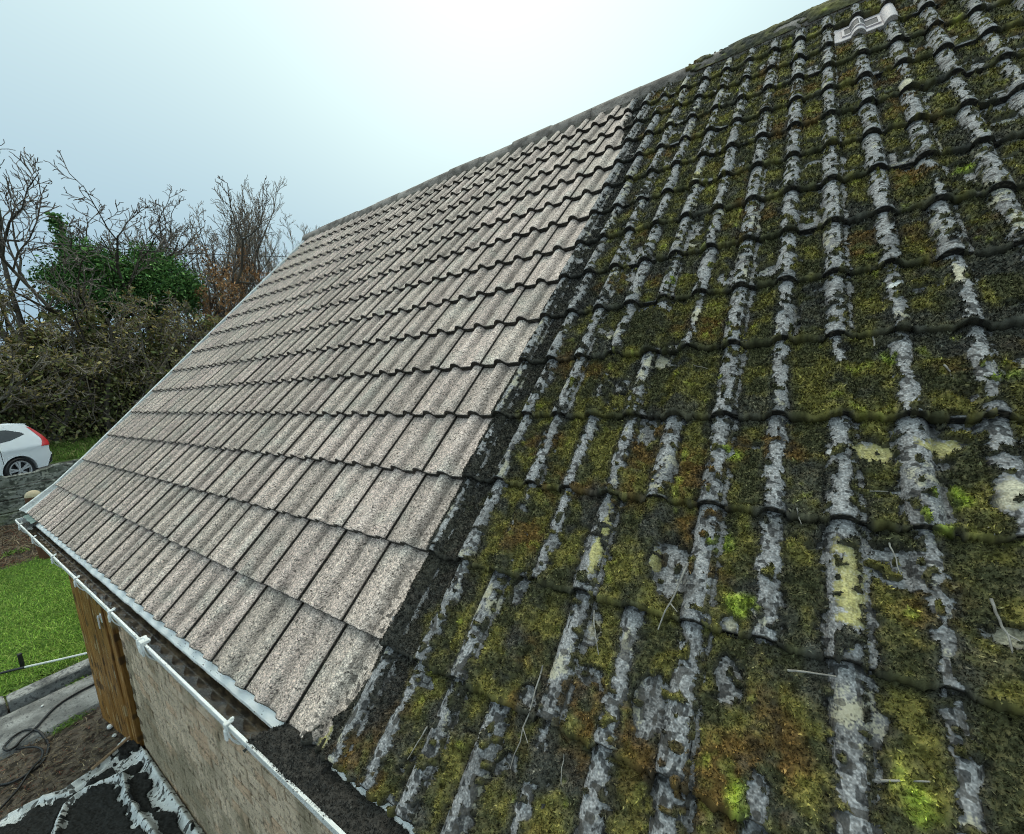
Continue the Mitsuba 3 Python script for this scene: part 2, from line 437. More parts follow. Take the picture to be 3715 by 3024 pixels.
def tile_mesh(seed, width=0.2955, cut=0.0):
    """One double-roll tile: u from -width to 0, foot at v = 0; black weathered foot and edges (uv.x = 1)."""
    r = np.random.default_rng(seed)
    base = [-0.018, -0.008, 0.0]
    us = []
    for c in (-0.18, -0.03):
        us += [c - 0.0365, c - 0.0335, c - 0.028, c - 0.019, c - 0.008, c + 0.003, c + 0.014, c + 0.024, c + 0.031, c + 0.0365]
    us = np.unique(np.clip(np.r_[-width, -0.2685, -0.10, -0.12, us, -0.0], -width, 0))
    us = us[us <= 0]
    chips = 0.0028 * (r.random(len(us)) - 0.5)
    h = crest(us)
    vs = [0.0, 0.004, 0.012, G * 0.5, G, G + 0.055]
    m, uvs = MB(), []
    nu = len(us)
    rows = []
    for k, v in enumerate(vs):
        w = h - STEP * v / G - (0.0035 if k == 0 else 0.0008 if k == 1 else 0)
        vv = v + (chips if k < 2 else 0)
        rows.append(np.stack([us, vv + 0 * us, w], -1))
    top = np.stack(rows, 1).reshape(-1, 3)
    m.add(top, grid(nu, len(vs)))
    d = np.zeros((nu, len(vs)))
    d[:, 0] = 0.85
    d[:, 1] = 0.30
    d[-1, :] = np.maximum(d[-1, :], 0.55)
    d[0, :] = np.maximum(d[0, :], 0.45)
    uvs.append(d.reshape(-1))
    # foot
    foot = np.stack([np.stack([us, chips, h - 0.0035], -1), np.stack([us, chips + 0.002, h - 0.0035 - 0.027 + 0 * us], -1)], 1).reshape(-1, 3)
    m.add(foot, grid(nu, 2)[:, ::-1])
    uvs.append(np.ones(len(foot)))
    # sides and the interlock ledge
    for s, us_ in ((0, -width), (nu - 1, 0.0)):
        a = rows[1][s], rows[4][s]
        sd = np.array([a[0], a[1], a[1] - [0, 0, 0.02], a[0] - [0, 0, 0.02]])
        m.add(sd, [[0, 1, 2, 3]])
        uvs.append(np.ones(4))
    l0 = -width
    led = np.array([[l0 - 0.022, 0.004, -0.014], [l0, 0.004, -0.014], [l0, G, -0.014 - STEP], [l0 - 0.022, G, -0.014 - STEP]])
    m.add(led, [[0, 1, 2, 3]])
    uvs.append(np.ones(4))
    u = np.concatenate(uvs)
    return m.mesh(), np.stack([u, 0 * u], -1)


VARIANTS = []
for s in range(12):
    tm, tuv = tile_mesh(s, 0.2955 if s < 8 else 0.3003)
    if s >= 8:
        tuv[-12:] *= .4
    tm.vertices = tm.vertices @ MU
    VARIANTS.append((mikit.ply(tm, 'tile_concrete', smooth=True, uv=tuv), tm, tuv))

VENT = (6, 13)
cells = [(j, c) for j in range(-16, 21) for c in range(NCOURSE)]
R_ = np.cross(DOWN, FWD)


def screen(p):
    q = np.asarray(p, float) - CAM
    z = q @ FWD
    return q @ R_ / z, q @ DOWN / z, z


shown, hidden = [], []
for j, c in cells:
    x, y, z = screen(uvw([[W * j - 0.15, (c + 0.4) * G, 0.0]])[0])
    inside = z > 0.3 and abs(x) < 1.28 and abs(y) < 1.06
    (shown if inside and (j, c) != VENT else hidden).append((z if inside else 99, j, c))
shown.sort()
hidden += shown[300:]
shown = shown[:300]
jit = {(j, c): np.random.default_rng(1000 + 97 * (j + 40) + c) for j, c in cells}


def tile_at(j, c):
    r = jit[(j, c)]
    lift = r.normal(0, 0.0011)
    o = uvw([W * j + r.normal(0, 0.0009) - 0.001, c * G + r.normal(0, 0.0016), 0.001 + abs(lift)])
    return o, math.degrees(r.normal(0, 0.0028 if j < 2 else .0012)), int(r.integers(0, 8)) if j < 2 else 8 + int(r.integers(0, 4))


nrm = MU[2]
scene[HOUSE + '__roof'] = mikit.ply(MB().add(uvw([[X0R, -0.02, -0.075], [X1R, -0.02, -0.075], [X1R, 4.90, -0.075], [X0R, 4.90, -0.075]]), [[0, 1, 2, 3]]).mesh(), 'gutter_mud')
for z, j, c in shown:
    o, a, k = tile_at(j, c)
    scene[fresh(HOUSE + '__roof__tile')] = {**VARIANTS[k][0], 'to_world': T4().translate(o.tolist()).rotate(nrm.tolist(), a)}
mb, uvs = MB(), []
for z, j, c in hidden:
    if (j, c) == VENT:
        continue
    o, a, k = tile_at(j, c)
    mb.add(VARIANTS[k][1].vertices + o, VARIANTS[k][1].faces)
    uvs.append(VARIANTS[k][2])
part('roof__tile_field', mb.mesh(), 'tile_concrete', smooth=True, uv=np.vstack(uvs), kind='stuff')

# the half tile along the verge
# vent tile near the ridge, pinkish plastic with a stepped grille
vj, vc = VENT
tm, tuv = tile_mesh(3)
tm.vertices = tm.vertices * [1, 1, 1] + [0, 0, 0.006]
tm.vertices = uvw(tm.vertices + [W * vj, vc * G, 0])
part('roof__vent_tile', tm, 'vent_plastic', smooth=40, label='pinkish plastic vent tile set among the mossy tiles near the ridge')
us = np.linspace(-0.245, -0.085, 40)


def band(v0, v1, lift, u0=-0.245, u1=-0.085, n=40):
    us = np.linspace(u0, u1, n)
    rows = [np.stack([us + W * vj, 0 * us + vc * G + v, crest(us) - STEP * v / G + lift], -1) for v in (v0, v1)]
    low = [r - [0, 0, 0.012] for r in rows]
    v = np.stack([low[0], rows[0], rows[1], low[1]], 1).reshape(-1, 3)
    return MB().add(uvw(v), grid(n, 4)).mesh()


part('roof__vent_tile__grille', band(0.075, 0.215, 0.011), 'dark_grille', smooth=40)
fr = MB()
for a in (band(0.055, 0.075, 0.015, -0.258, -0.072), band(0.215, 0.232, 0.015, -0.258, -0.072), band(0.055, 0.232, 0.0145, -0.258, -0.245, 4), band(0.055, 0.232, 0.0145, -0.085, -0.072, 4), band(0.075, 0.215, 0.0142, -0.176, -0.170, 3)):
    fr.add(a.vertices, a.faces)
part('roof__vent_tile__frame', fr.mesh(), 'vent_plastic', smooth=40)

# ridge: mortar bed and half-round ridge tiles
mx = np.linspace(X0R, X1R, 500)
rows = []
for v, w in ((4.745, -0.03), (4.765, 0.004), (4.785, 0.014), (4.84, 0.014)):
    jw = 0.006 * (meshkit.fbm(np.stack([mx * 14, 0 * mx + v * 9, 0 * mx], -1), 3, 4) - 0.5)
    rows.append(np.stack([mx, v + 2.2 * jw + 0.012 * np.sign(crest(mx)) * (w > 0.0), w + jw], -1))
part('roof__mortar_bed', MB().add(uvw(np.stack(rows, 1).reshape(-1, 3)), grid(500, 4)).mesh(), 'mortar', smooth=True)


def ridge_mesh(seed):
    r = np.random.default_rng(seed)
    a = np.linspace(math.radians(-6), math.radians(186), 22)
    xs_ = np.array([0, 0.004, 0.15, 0.30, 0.444, 0.448])
    m = MB()
    out = []
    for k, x in enumerate(xs_):
        rad = 0.117 - (0.005 if k in (0, 5) else 0)
        out.append(np.stack([x + 0 * a, rad * np.cos(a), rad * np.sin(a)], -1))
    v = np.stack(out, 0).reshape(-1, 3)
    m.add(v, grid(6, 22))
    inner = np.stack([np.stack([x + 0 * a, 0.101 * np.cos(a), 0.101 * np.sin(a)], -1) for x in (0, 0.448)], 0).reshape(-1, 3)
    m.add(inner, grid(2, 22)[:, ::-1])
    for k, x in ((0, 0), (5, 0.448)):
        e = np.stack([out[k], np.stack([x + 0 * a, 0.101 * np.cos(a), 0.101 * np.sin(a)], -1)], 1).reshape(-1, 3)
        m.add(e, grid(22, 2))
    for s in (0, 21):
        e = np.array([out[0][s], out[5][s], [0.448, 0.101 * math.cos(a[s]), 0.101 * math.sin(a[s])], [0, 0.101 * math.cos(a[s]), 0.101 * math.sin(a[s])]])
        m.add(e, [[0, 1, 2, 3]])
    mm = m.mesh()
    return mm


RM = mikit.ply(ridge_mesh(0), 'ridge_concrete', smooth=35)
for k in range(26):
    r = np.random.default_rng(500 + k)
    o = np.array([-5.25 + 0.452 * k, RAX + r.normal(0, 0.004), RAZ + r.normal(0, 0.0045)])
    scene[fresh(HOUSE + '__roof__ridge_tile')] = {**RM, 'to_world': T4().translate(o.tolist()).rotate([0, 0, 1], float(r.normal(0, 0.35))).rotate([0, 1, 0], float(r.normal(0, 0.35)))}
jm = MB()
for k in range(27):
    a = np.linspace(math.radians(0), math.radians(180), 14)
    x = -5.253 + 0.452 * k
    e = [np.stack([xx + 0 * a, rr * np.cos(a), rr * np.sin(a)], -1) for xx, rr in ((x - 0.012, 0.100), (x, 0.1135), (x + 0.006, 0.1135), (x + 0.018, 0.100))]
    jm.add(np.stack(e, 0).reshape(-1, 3) + [0, RAX, RAZ], grid(4, 14))
part('roof__ridge_pointing', jm.mesh(), 'mortar', smooth=40)
# the far slope
Yb = 2 * RAX
bs = MB().add([[X0R, RAX, RAZ + 0.09], [X1R, RAX, RAZ + 0.09], [X1R, Yb, H - 0.02], [X0R, Yb, H - 0.02]], [[0, 1, 2, 3]])
part('roof__rear_slope', bs.mesh(), 'back_slope')

# verge: white plastic trim with an upstand, one straight run and a kicked-up foot
vt = [(0.0, 0.052), (0.12, 0.034), (0.325, 0.004), (0.70, -0.006), (1.5, -0.006), (3.0, -0.002), (4.86, 0.002)]
prof = [(-5.165, -0.052), (-5.198, -0.040), (-5.198, 0.0), (-5.206, 0.006), (-5.222, 0.006), (-5.230, 0.0), (-5.230, -0.16), (-5.214, -0.16)]
vv = [np.stack([[x, v, w + wo * (1 if w > -0.06 else 0.3)] for x, w in prof]) for v, wo in [(-0.008, 0.05)] + vt]
pm = MB().add(uvw(np.stack(vv, 0).reshape(-1, 3)), grid(len(vv), len(prof)))
cap = uvw(vv[0])
pm.add(cap, [[1, 2, 6], [2, 3, 6], [3, 4, 6], [4, 5, 6], [1, 6, 7], [0, 1, 7]])
part('verge_trim', pm.mesh(), 'white_upvc', smooth=30)

# gutter, brackets, fascia, soffit
GY, GZ, GR, GD = -0.040, H - 0.030, 0.056, 1.52
GX0, GX1 = -5.02, 6.2
a = np.linspace(math.pi, 2 * math.pi, 17)
gp = [(-GR - 0.006, 0.000), (-GR - 0.006, 0.007), (-GR + 0.003, 0.007)] + [(GR * math.cos(t), GD * GR * math.sin(t)) for t in a] + [(GR + 0.002, 0.014), (GR + 0.008, 0.014)]
gp += [(GR + 0.004, 0.0)] + [((GR + 0.003) * math.cos(t), (GD * GR + 0.003) * math.sin(t)) for t in a[::-1]]
gp = np.array(gp)
nx = 60
gxs = np.linspace(GX0, GX1, nx)
gv = np.stack([np.stack([np.full(len(gp), x), GY + gp[:, 0], GZ + gp[:, 1]], -1) for x in gxs], 0).reshape(-1, 3)
part('gutter', MB().add(gv, grid(nx, len(gp))).mesh(), 'white_upvc', smooth=40)
se = [[GX0, GY, GZ + 0.012]] + [[GX0, GY + (GR + 0.004) * math.cos(t), GZ + (GD * GR + 0.004) * math.sin(t)] for t in a] + [[GX0, GY + GR, GZ + 0.014], [GX0, GY - GR, GZ + 0.014]]
stop = trimesh.convex.convex_hull(np.vstack([np.array(se), np.array(se) + [-0.012, 0, 0]]))
part('gutter__stop_end', stop, 'white_upvc')


def bracket(x, wide=0.019):
    m = MB()
    rr = GR + 0.008
    sec = [(rr * math.cos(t), GD * rr * math.sin(t)) for t in np.linspace(math.pi, 2 * math.pi, 15)]
    for (ya, za), (yb, zb) in zip(sec[:-1], sec[1:]):
        q = np.array([[ya, za], [yb, zb]])
        o = q * (rr + 0.005) / rr
        b = np.array([[x - wide / 2, *q[0]], [x + wide / 2, *q[0]], [x + wide / 2, *q[1]], [x - wide / 2, *q[1]], [x - wide / 2, *o[0]], [x + wide / 2, *o[0]], [x + wide / 2, *o[1]], [x - wide / 2, *o[1]]])
        h = trimesh.convex.convex_hull(b + [0, GY, GZ])
        m.add(h.vertices, h.faces)
    for bx in (box(x - wide / 2, x + wide / 2, GY - rr - 0.007, GY - rr + 0.001, GZ - 0.004, GZ + 0.016, 0.002),
               box(x - wide / 2, x + wide / 2, GY - rr - 0.003, GY - rr + 0.022, GZ + 0.009, GZ + 0.016, 0.002),
               box(x - wide * 0.3, x + wide * 0.3, GY - rr + 0.012, GY - rr + 0.026, GZ + 0.013, GZ + 0.021, 0.002),
               box(x - wide / 2, x + wide / 2, GY - rr - 0.010, GY - rr - 0.002, GZ - 0.046, GZ - 0.006, 0.003)):
        m.add(bx.vertices, bx.faces)
    return m.mesh()


for bx_ in (-4.72, -4.0, -3.17, -2.44, -1.65, -0.22, 0.62, 1.45, 2.3, 3.2, 4.1):
    part('gutter__bracket', bracket(bx_), 'white_upvc')
un = bracket(-1.12, 0.07)
un2 = MB().add(un.vertices, un.faces)
for dx in (-0.026, 0.026):
    for b_ in (box(-1.12 + dx - 0.008, -1.12 + dx + 0.008, GY - GR - 0.018, GY - GR + 0.020, GZ + 0.012, GZ + 0.022, 0.002), box(-1.12 + dx - 0.009, -1.12 + dx + 0.009, GY - GR - 0.020, GY - GR - 0.008, GZ - 0.025, GZ + 0.018, 0.003)):
        un2.add(b_.vertices, b_.faces)
part('gutter__union', un2.mesh(), 'white_upvc', label='wider white union clip joining two gutter lengths')
part('fascia', box(X0R - 0.03, X1R, 0.026, 0.044, H - 0.21, H - 0.026, 0.002), 'white_upvc')
# eaves tray: the white strip under the tile feet
tr = MB()
for x0, x1 in ((-4.55, -0.015), (0.14, X1R)):
    n = int((x1 - x0) * 40)
    xx = np.linspace(x0, x1, n)
    wob = 0.004 * (meshkit.fbm(np.stack([xx * 9, 0 * xx, 0 * xx], -1), 3, 8) - 0.5)
    rows = [np.stack([xx, y_ + wob * k_, H + z_ + wob * k_], -1) for y_, z_, k_ in ((.060, .022, 0), (.004, -.012, .4), (-.015, -.032, 1), (-.018, -.034, 1), (-.0185, -.046, 1), (-.0165, -.046, 1), (.0, -.018, .4), (.058, .018, 0))]
    tr.add(np.stack(rows, 1).reshape(-1, 3), grid(n, 8))
part('eaves_tray', tr.mesh(), 'white_upvc', smooth=40, label='white plastic eaves tray between tiles and gutter')
WY = 0.20
part('soffit', box(X0R, X1R, 0.044, 0.62, H - 0.205, H - 0.192), 'soffit_board')

# walls: brick skin of the long wall laid brick by brick, plain bodies elsewhere
BX0 = -3.52
part('wall', box(BX0 + 0.004, X1R - 0.1, WY + 0.005, 0.55, -0.2, H - 0.20), 'brick_mortar')
part('side_wall', box(BX0, -3.25, 0.56, 6.9, -0.2, H + 0.3), 'brick')
gab = trimesh.creation.extrude_polygon(Polygon([(1.3, -0.2), (6.9, -0.2), (6.9, H), (RAX, RAZ - 0.12), (1.3, H + 1.0)]), 0.25)
gab.vertices = np.stack([gab.vertices[:, 2] - 5.08, gab.vertices[:, 0], gab.vertices[:, 1]], -1)
part('gable_wall', gab, 'brick')
gab2 = gab.copy()
gab2.vertices = gab2.vertices + [X1R + 4.75, 0, 0]
part('end_wall', gab2, 'brick')
part('rear_wall', box(-5.0, X1R - 0.1, 6.65, 6.88, -0.2, H - 0.2), 'brick')
BRV = []
for s in range(6):
    r = np.random.default_rng(40 + s)
    b = box(0.0045, 0.2205, -0.0035, 0.05, 0.0045, 0.0705, 0.003)
    b.vertices = b.vertices + r.normal(0, 0.0009, b.vertices.shape)
    BRV.append((mikit.ply(b, 'brick'), b))
bl, rest = [], MB()
for row in range(0, 26):
    off = 0.1125 * (row % 2)
    col = math.ceil((BX0 + off) / 0.225)
    for k in range(col, 28):
        x = k * 0.225 - off
        z = row * 0.075
        sx, sy, d = screen([x + 0.11, WY, z + 0.03])
        vis = d > 0.2 and abs(sx) < 1.25 and abs(sy) < 1.03 and x < 0.2
        # the gutter hides what lies under the line of sight past its lip
        t = (GY - GR - WY) / (CAM[1] - WY)
        zl = z + (CAM[2] - z) * t
        vis = vis and zl < GZ + 0.02
        bl.append((d if vis else 99, x, z))
bl.sort()
for i, (d, x, z) in enumerate(bl):
    r = np.random.default_rng(9000 + i)
    k, dy = int(r.integers(0, 6)), float(r.normal(0, 0.0014))
    if d < 99 and i < 300:
        scene[fresh(HOUSE + '__wall__brick')] = {**BRV[k][0], 'to_world': T4().translate([x, WY + dy, z])}
    else:
        rest.add(BRV[k][1].vertices + [x, WY + dy, z], BRV[k][1].faces)
part('wall__brickwork', rest.mesh(), 'brick', kind='stuff')

# ------------------------------------------------------------------ moss on the unwashed part of the roof
# how bare each roll is, course by course from the eaves (0 = overgrown, 1 = clean strip); rolls numbered from the washed edge
BARE = {0: {1: .2, 2: .5, 3: .45, 4: .75, 5: .9, 6: .3, 7: .7},
        1: {1: .3, 2: .2, 3: .45, 4: .8, 5: .25, 6: .9, 7: .5, 8: .85, 9: .3, 10: .98, 11: .35, 12: .4},
        2: {1: .2, 2: .35, 3: .7, 4: .3, 5: .35, 6: .95, 7: .25, 8: .85, 9: .6, 10: 1.15, 11: .4, 12: .3},
        3: {1: .5, 2: .3, 3: .55, 4: .65, 5: .5, 6: .55, 7: .85, 8: .9, 9: .6, 10: .85, 11: 1.1, 12: .6, 13: .6},
        4: {1: .3, 2: .4, 3: .7, 4: .85, 5: .3, 6: .65, 7: .15, 8: .95, 9: .5, 10: .3, 11: .5, 12: .6, 13: .3},
        5: {1: .5, 2: .65, 3: .6, 4: .9, 5: .5, 6: .2, 7: .3, 8: .95, 9: .5, 10: .85, 11: .6, 12: .5, 13: .4},
        6: {1: .5, 2: .3, 3: .5, 4: .9, 5: .85, 6: .9, 7: .9, 8: .95, 9: .85, 10: 1.0, 11: .7, 12: 1.1, 13: .7},
        7: {1: .6, 2: .5, 3: .6, 4: .85, 5: .9, 6: .95, 7: .6, 8: .9, 9: .9, 10: 1.1, 11: .8, 12: .35, 13: .85, 14: .7},
        8: {1: .5, 2: .7, 3: .5, 4: .7, 5: .6, 6: .95, 7: .6, 8: .9, 9: .65, 10: .9, 11: .9, 12: .95, 13: .9, 14: .8}}
BPATCH = [(1.092, .772, .055, .075), (1.56, .875, .05, .055), (1.10, .436, .04, .07), (1.255, .545, .03, .05), (.668, 2.332, .05, .10), (1.386, 2.325, .045, .09),
          (1.682, 2.655, .05, .06), (1.955, 3.274, .06, .10), (1.77, 3.937, .05, .07), (1.81, 3.157, .05, .07), (2.02, 2.88, .05, .09), (1.116, 2.021, .045, .06),
          (1.352, 1.723, .02, .10), (.567, 1.211, .02, .05), (.663, .609, .03, .05), (1.679, 1.21, .045, .03), (1.535, 1.185, .04, .035), (1.249, .66, .02, .02),
          (1.721, .77, .045, .02), (.87, 2.97, .03, .05), (.175, .03, .03, .04), (1.476, .80, .035, .11), (1.758, 3.26, .045, .06), (1.632, 1.818, .03, .03),
          (.924, .566, .02, .04), (1.763, 1.07, .035, .05), (1.64, 3.55, .05, .08), (1.93, 3.62, .05, .07), (1.28, 3.45, .04, .05), (1.13, 4.35, .045, .07), (.82, 4.2, .03, .06), (1.5, 2.75, .03, .06)]
brng = np.random.default_rng(31)
BT = np.zeros((NCOURSE, 44))
for c in range(NCOURSE):
    for k in range(44):
        d = brng.uniform(0.25, 0.95) if c < 9 else brng.uniform(0.55, 1.0)
        BT[c, k] = BARE.get(c, {}).get(k, d)


def wash_edge(u, v):
    e = np.interp(v / G, [-.3, 0, .4, .7, 1.0, 1.12, 2, 3, 4, 5.5, 7, 9, 11.3, 12, 13.5, 14.6], [-.02, .10, .19, .225, .195, .235, .222, .215, .21, .24, .247, .25, .26, .20, .12, .05])
    p = np.stack([u * 20, v * 26, 0 * u], -1)
    return e + 0.014 + 0.03 * (meshkit.fbm(p, 3, 71) - 0.5)


def P3(u, v, s, z=0.0):
    return np.stack([u * s, v * s, np.full_like(u, z)], -1)


def moss_height(u, v, c):
    """Thickness of the growth at (u, v) on course c, in metres; below zero where the tile is bare."""
    k = np.clip(np.round((u + 0.03) / 0.15).astype(int), 0, 43)
    cd = crest_dist(u)
    nb = meshkit.fbm(P3(u, v, 34), 3, 11)
    nl = meshkit.fbm(np.stack([u * 6.7, v * 9, 0 * u], -1), 3, 12)
    bare = BT[c, k] * (0.62 + 0.85 * nl)
    wk = 0.036 * bare
    lean = 0.008 * (meshkit.noise(P3(u, v, 8), 13) - 0.5)
    s1 = (np.abs((np.mod(u + 0.03 + 0.075, 0.15) - 0.075) - 0.003 + lean) - wk) / 0.016 + 1.7 * (nb - 0.5)
    s = np.where(bare < 0.30, np.maximum(s1, 1.0), s1)
    # bare pans between the rolls, larger high up the slope
    pan = meshkit.fbm(np.stack([u * 7.5, v * 11, 0 * u + 4], -1), 3, 19)
    lim = np.interp(v, [0, 1.4, 2.6, 4.8], [0.25, 0.27, 0.315, 0.345])
    s = np.minimum(s, (pan - lim) / 0.035 + 0.9 * (nb - 0.5))
    for pu, pv, ru, rv in BPATCH:
        d = np.sqrt(((u - pu) / ru) ** 2 + ((v - pv) / rv) ** 2)
        s = np.minimum(s, (d - 1.0) * 4.0 + 2.0 * (nb - 0.5))
    # a small cushion or crumb sits on many of the bare strips
    dots = meshkit.noise(P3(u, v, 55), 23)
    s = np.maximum(s, (dots - 0.74) * 7)
    e = u - wash_edge(u, v)
    nr = meshkit.noise(P3(u, v, 120), 24) * .55 + meshkit.noise(P3(u, v, 70), 25) * .45
    s = s + 1.5 * (nr - 0.5)
    jd = np.abs(np.mod(u + 0.15, 0.30) - 0.15 + .003)
    s = np.where(jd < .006, np.maximum(s, 1.6 * (nr - .42)), s)
    s = np.minimum(s, e / 0.008)
    mask = np.clip(s, -0.3, 1.0)
    crust = np.clip(1 - (e - 0.16 - 0.25 * (nl - 0.5)) / 0.12, 0, 1)
    cush = meshkit.noise(P3(u, v, 42), 5) ** 1.2
    cush2 = meshkit.noise(P3(u, v, 95), 6)
    fine = meshkit.noise(P3(u, v, 210), 7)
    t = 0.0030 + 0.0165 * cush + 0.0105 * cush2 + 0.0075 * fine
    t = t * np.where(cd < 0.035, 0.62, 1.0) * (0.75 + 0.5 * nl) * (1 - 0.45 * crust) * np.interp(v, [0, 2.5, 4.8], [1.12, 0.95, 0.8])
    if c == VENT[1]:
        m = np.maximum(np.abs(u - (W * VENT[0] - 0.15)) - 0.146, -1)
        mask = np.minimum(mask, m / 0.006)
    h = np.where(mask > 0, t * np.clip(mask, 0, 1) ** 0.55, -0.004)
    thin = np.clip(1.1 - s / 1.3, 0, 1)
    return h, np.maximum(crust, .85 * thin), nl


def moss_color(u, v, crust, r=None):
    n1 = meshkit.fbm(P3(u, v, 15), 3, 41)[..., None]
    n2 = meshkit.fbm(P3(u, v, 5.2), 3, 42)[..., None]
    n3 = meshkit.noise(P3(u, v, 190), 43)[..., None]
    n4 = meshkit.fbm(P3(u, v, 26), 2, 44)[..., None]
    st = lambda a, b, x: (lambda t: t * t * (3 - 2 * t))(np.clip((x - a) / (b - a), 0, 1))
    olive, deep, brown = np.array([.215, .192, .056]), np.array([.098, .096, .046]), np.array([.190, .110, .036])
    lime, grey = np.array([.42, .44, .085]), np.array([.095, .092, .084])
    c = deep + (olive - deep) * st(.36, .62, n1)
    c = c + (brown - c) * st(.54, .70, n2) * st(.35, .55, n4) * .85
    c = c + (grey - c) * st(.56, .72, meshkit.fbm(P3(u, v, 8.5), 3, 46)[..., None]) * .75
    c = c + (lime - c) * st(.66, .82, n4 * .62 + n1 * .38) * .75
    for lu, lv in ((1.27, .707), (1.666, 1.058), (1.636, .984), (1.205, .865), (1.298, .344), (1.559, .454), (1.791, 1.422), (1.207, 1.139), (1.60, 1.50), (1.856, 2.448), (.88, 2.05)):
        d = np.sqrt((u - lu) ** 2 + (v - lv) ** 2)[..., None] / .034
        c = c + (lime * [.9, 1.05, .8] - c) * st(1.2, .5, d + 1.2 * (n4 - .5)) * .85
    c = c + (np.array([.060, .057, .052]) - c) * (crust[..., None] * .93)
    n5 = meshkit.noise(P3(u, v, 85), 47)[..., None]
    return c * (0.35 + 0.75 * n3 + 0.60 * n5)


def course_moss(c, u0, u1, du, mb, cb):
    nu = int((u1 - u0) / du) + 1
    us = np.linspace(u0, u1, nu)
    nv = int(G / (du * 1.05)) + 1
    vs = np.linspace(0.0005, G + 0.004, nv)
    u, v = np.meshgrid(us, vs + c * G, indexing='ij')
    h, crust, nl = moss_height(u, v, c)
    base = crest(u) - STEP * (v - c * G) / G
    col = moss_color(u, v, crust)
    # the growth hangs over the tile's foot
    h0 = h[:, :1]
    lip = (0.001 + 0.012 * meshkit.noise(np.stack([us * 60, 0 * us + c * 3.7, 0 * us], -1), 51) + 0.008 * meshkit.noise(np.stack([us * 210, 0 * us + c * 1.7, 0 * us], -1), 52))[:, None]
    k = np.clip(h0 / 0.012, 0, 1)
    b0 = base[:, :1]
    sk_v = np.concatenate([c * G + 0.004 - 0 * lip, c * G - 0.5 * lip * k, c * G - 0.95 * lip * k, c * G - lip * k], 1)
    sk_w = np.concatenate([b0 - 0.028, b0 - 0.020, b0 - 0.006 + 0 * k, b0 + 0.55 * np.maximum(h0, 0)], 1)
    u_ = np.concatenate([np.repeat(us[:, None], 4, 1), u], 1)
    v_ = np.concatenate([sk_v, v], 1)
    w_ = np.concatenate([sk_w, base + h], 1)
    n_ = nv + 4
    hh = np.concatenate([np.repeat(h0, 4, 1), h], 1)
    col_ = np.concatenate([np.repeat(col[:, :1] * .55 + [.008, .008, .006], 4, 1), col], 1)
    q = grid(nu, n_)
    keep = hh.reshape(-1)[q].max(1) > 0.0006
    jig = 0.0016 * (meshkit.noise(np.stack([u_ * 320, v_ * 320, w_ * 90], -1), 61) - 0.5)
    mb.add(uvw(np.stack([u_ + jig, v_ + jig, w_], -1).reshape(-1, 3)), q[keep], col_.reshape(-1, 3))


mm = MB()
for c in range(NCOURSE):
    du = [.0042, .0042, .0046, .005, .0055, .006, .0065, .007, .0075, .008, .0085, .009, .009, .009, .009][c]
    course_moss(c, 0.0, [1.75, 1.80, 1.9, 1.98, 2.05, 2.1, 2.15, 2.2, 2.25, 2.3, 2.3, 2.35, 2.35, 2.4, 2.4][c], du, mm, None)
    course_moss(c, [1.75, 1.80, 1.9, 1.98, 2.05, 2.1, 2.15, 2.2, 2.25, 2.3, 2.3, 2.35, 2.35, 2.4, 2.4][c], 3.9, .015, mm, None)

# upright shoots over the cushions
brn = np.random.default_rng(77)
NB = 560000
bu = brn.uniform(0.05, 2.4, NB * 3)
bv = brn.uniform(0.0, 4.8, NB * 3)
d2 = (bu - 1.404) ** 2 + (bv - .36) ** 2 + 1.45
keep = brn.random(NB * 3) < np.clip(3.1 / d2, 0, 1) ** 1.0
sx, sy, sd = screen(uvw(np.stack([bu, bv, 0 * bu], -1)))
keep &= (np.abs(sx) < 1.27) & (np.abs(sy) < 1.05)
bu, bv = bu[keep][:NB], bv[keep][:NB]
bc = np.clip((bv / G).astype(int), 0, NCOURSE - 1)
bh, bcr, bl_ = np.zeros_like(bu), np.zeros_like(bu), np.zeros_like(bu)
for c in range(NCOURSE):
    m_ = bc == c
    if m_.any():
        bh[m_], bcr[m_], bl_[m_] = moss_height(bu[m_], bv[m_], c)
ok = bh > 0.002
bu, bv, bc, bh, bcr = bu[ok], bv[ok], bc[ok], bh[ok], bcr[ok]
n = len(bu)
root = np.stack([bu, bv, crest(bu) - STEP * (bv - bc * G) / G + bh - 0.0012], -1)
dirn = np.stack([brn.normal(0, .55, n), brn.normal(-.05, .55, n), np.abs(brn.normal(.9, .3, n))], -1)
dirn /= np.linalg.norm(dirn, axis=1, keepdims=True)
side = np.cross(dirn, brn.normal(0, 1, (n, 3)))
side /= np.linalg.norm(side, axis=1, keepdims=True)
ln = brn.uniform(.005, .0105, n)[:, None] * np.interp(bv, [0, 1.5, 4.8], [1, 1.15, 1.6])[:, None]
wd = ln * brn.uniform(.20, .34, n)[:, None]
bcol = moss_color(bu, bv, bcr) * brn.choice([.35, .7, 1.0, 1.45, 2.4], n, p=[.24, .25, .24, .18, .09])[:, None]
tri = np.stack([root - side * wd, root + side * wd, root + dirn * ln], 1).reshape(-1, 3)
mm.add(uvw(tri), np.arange(3 * n).reshape(-1, 3), np.repeat(bcol, 3, 0))

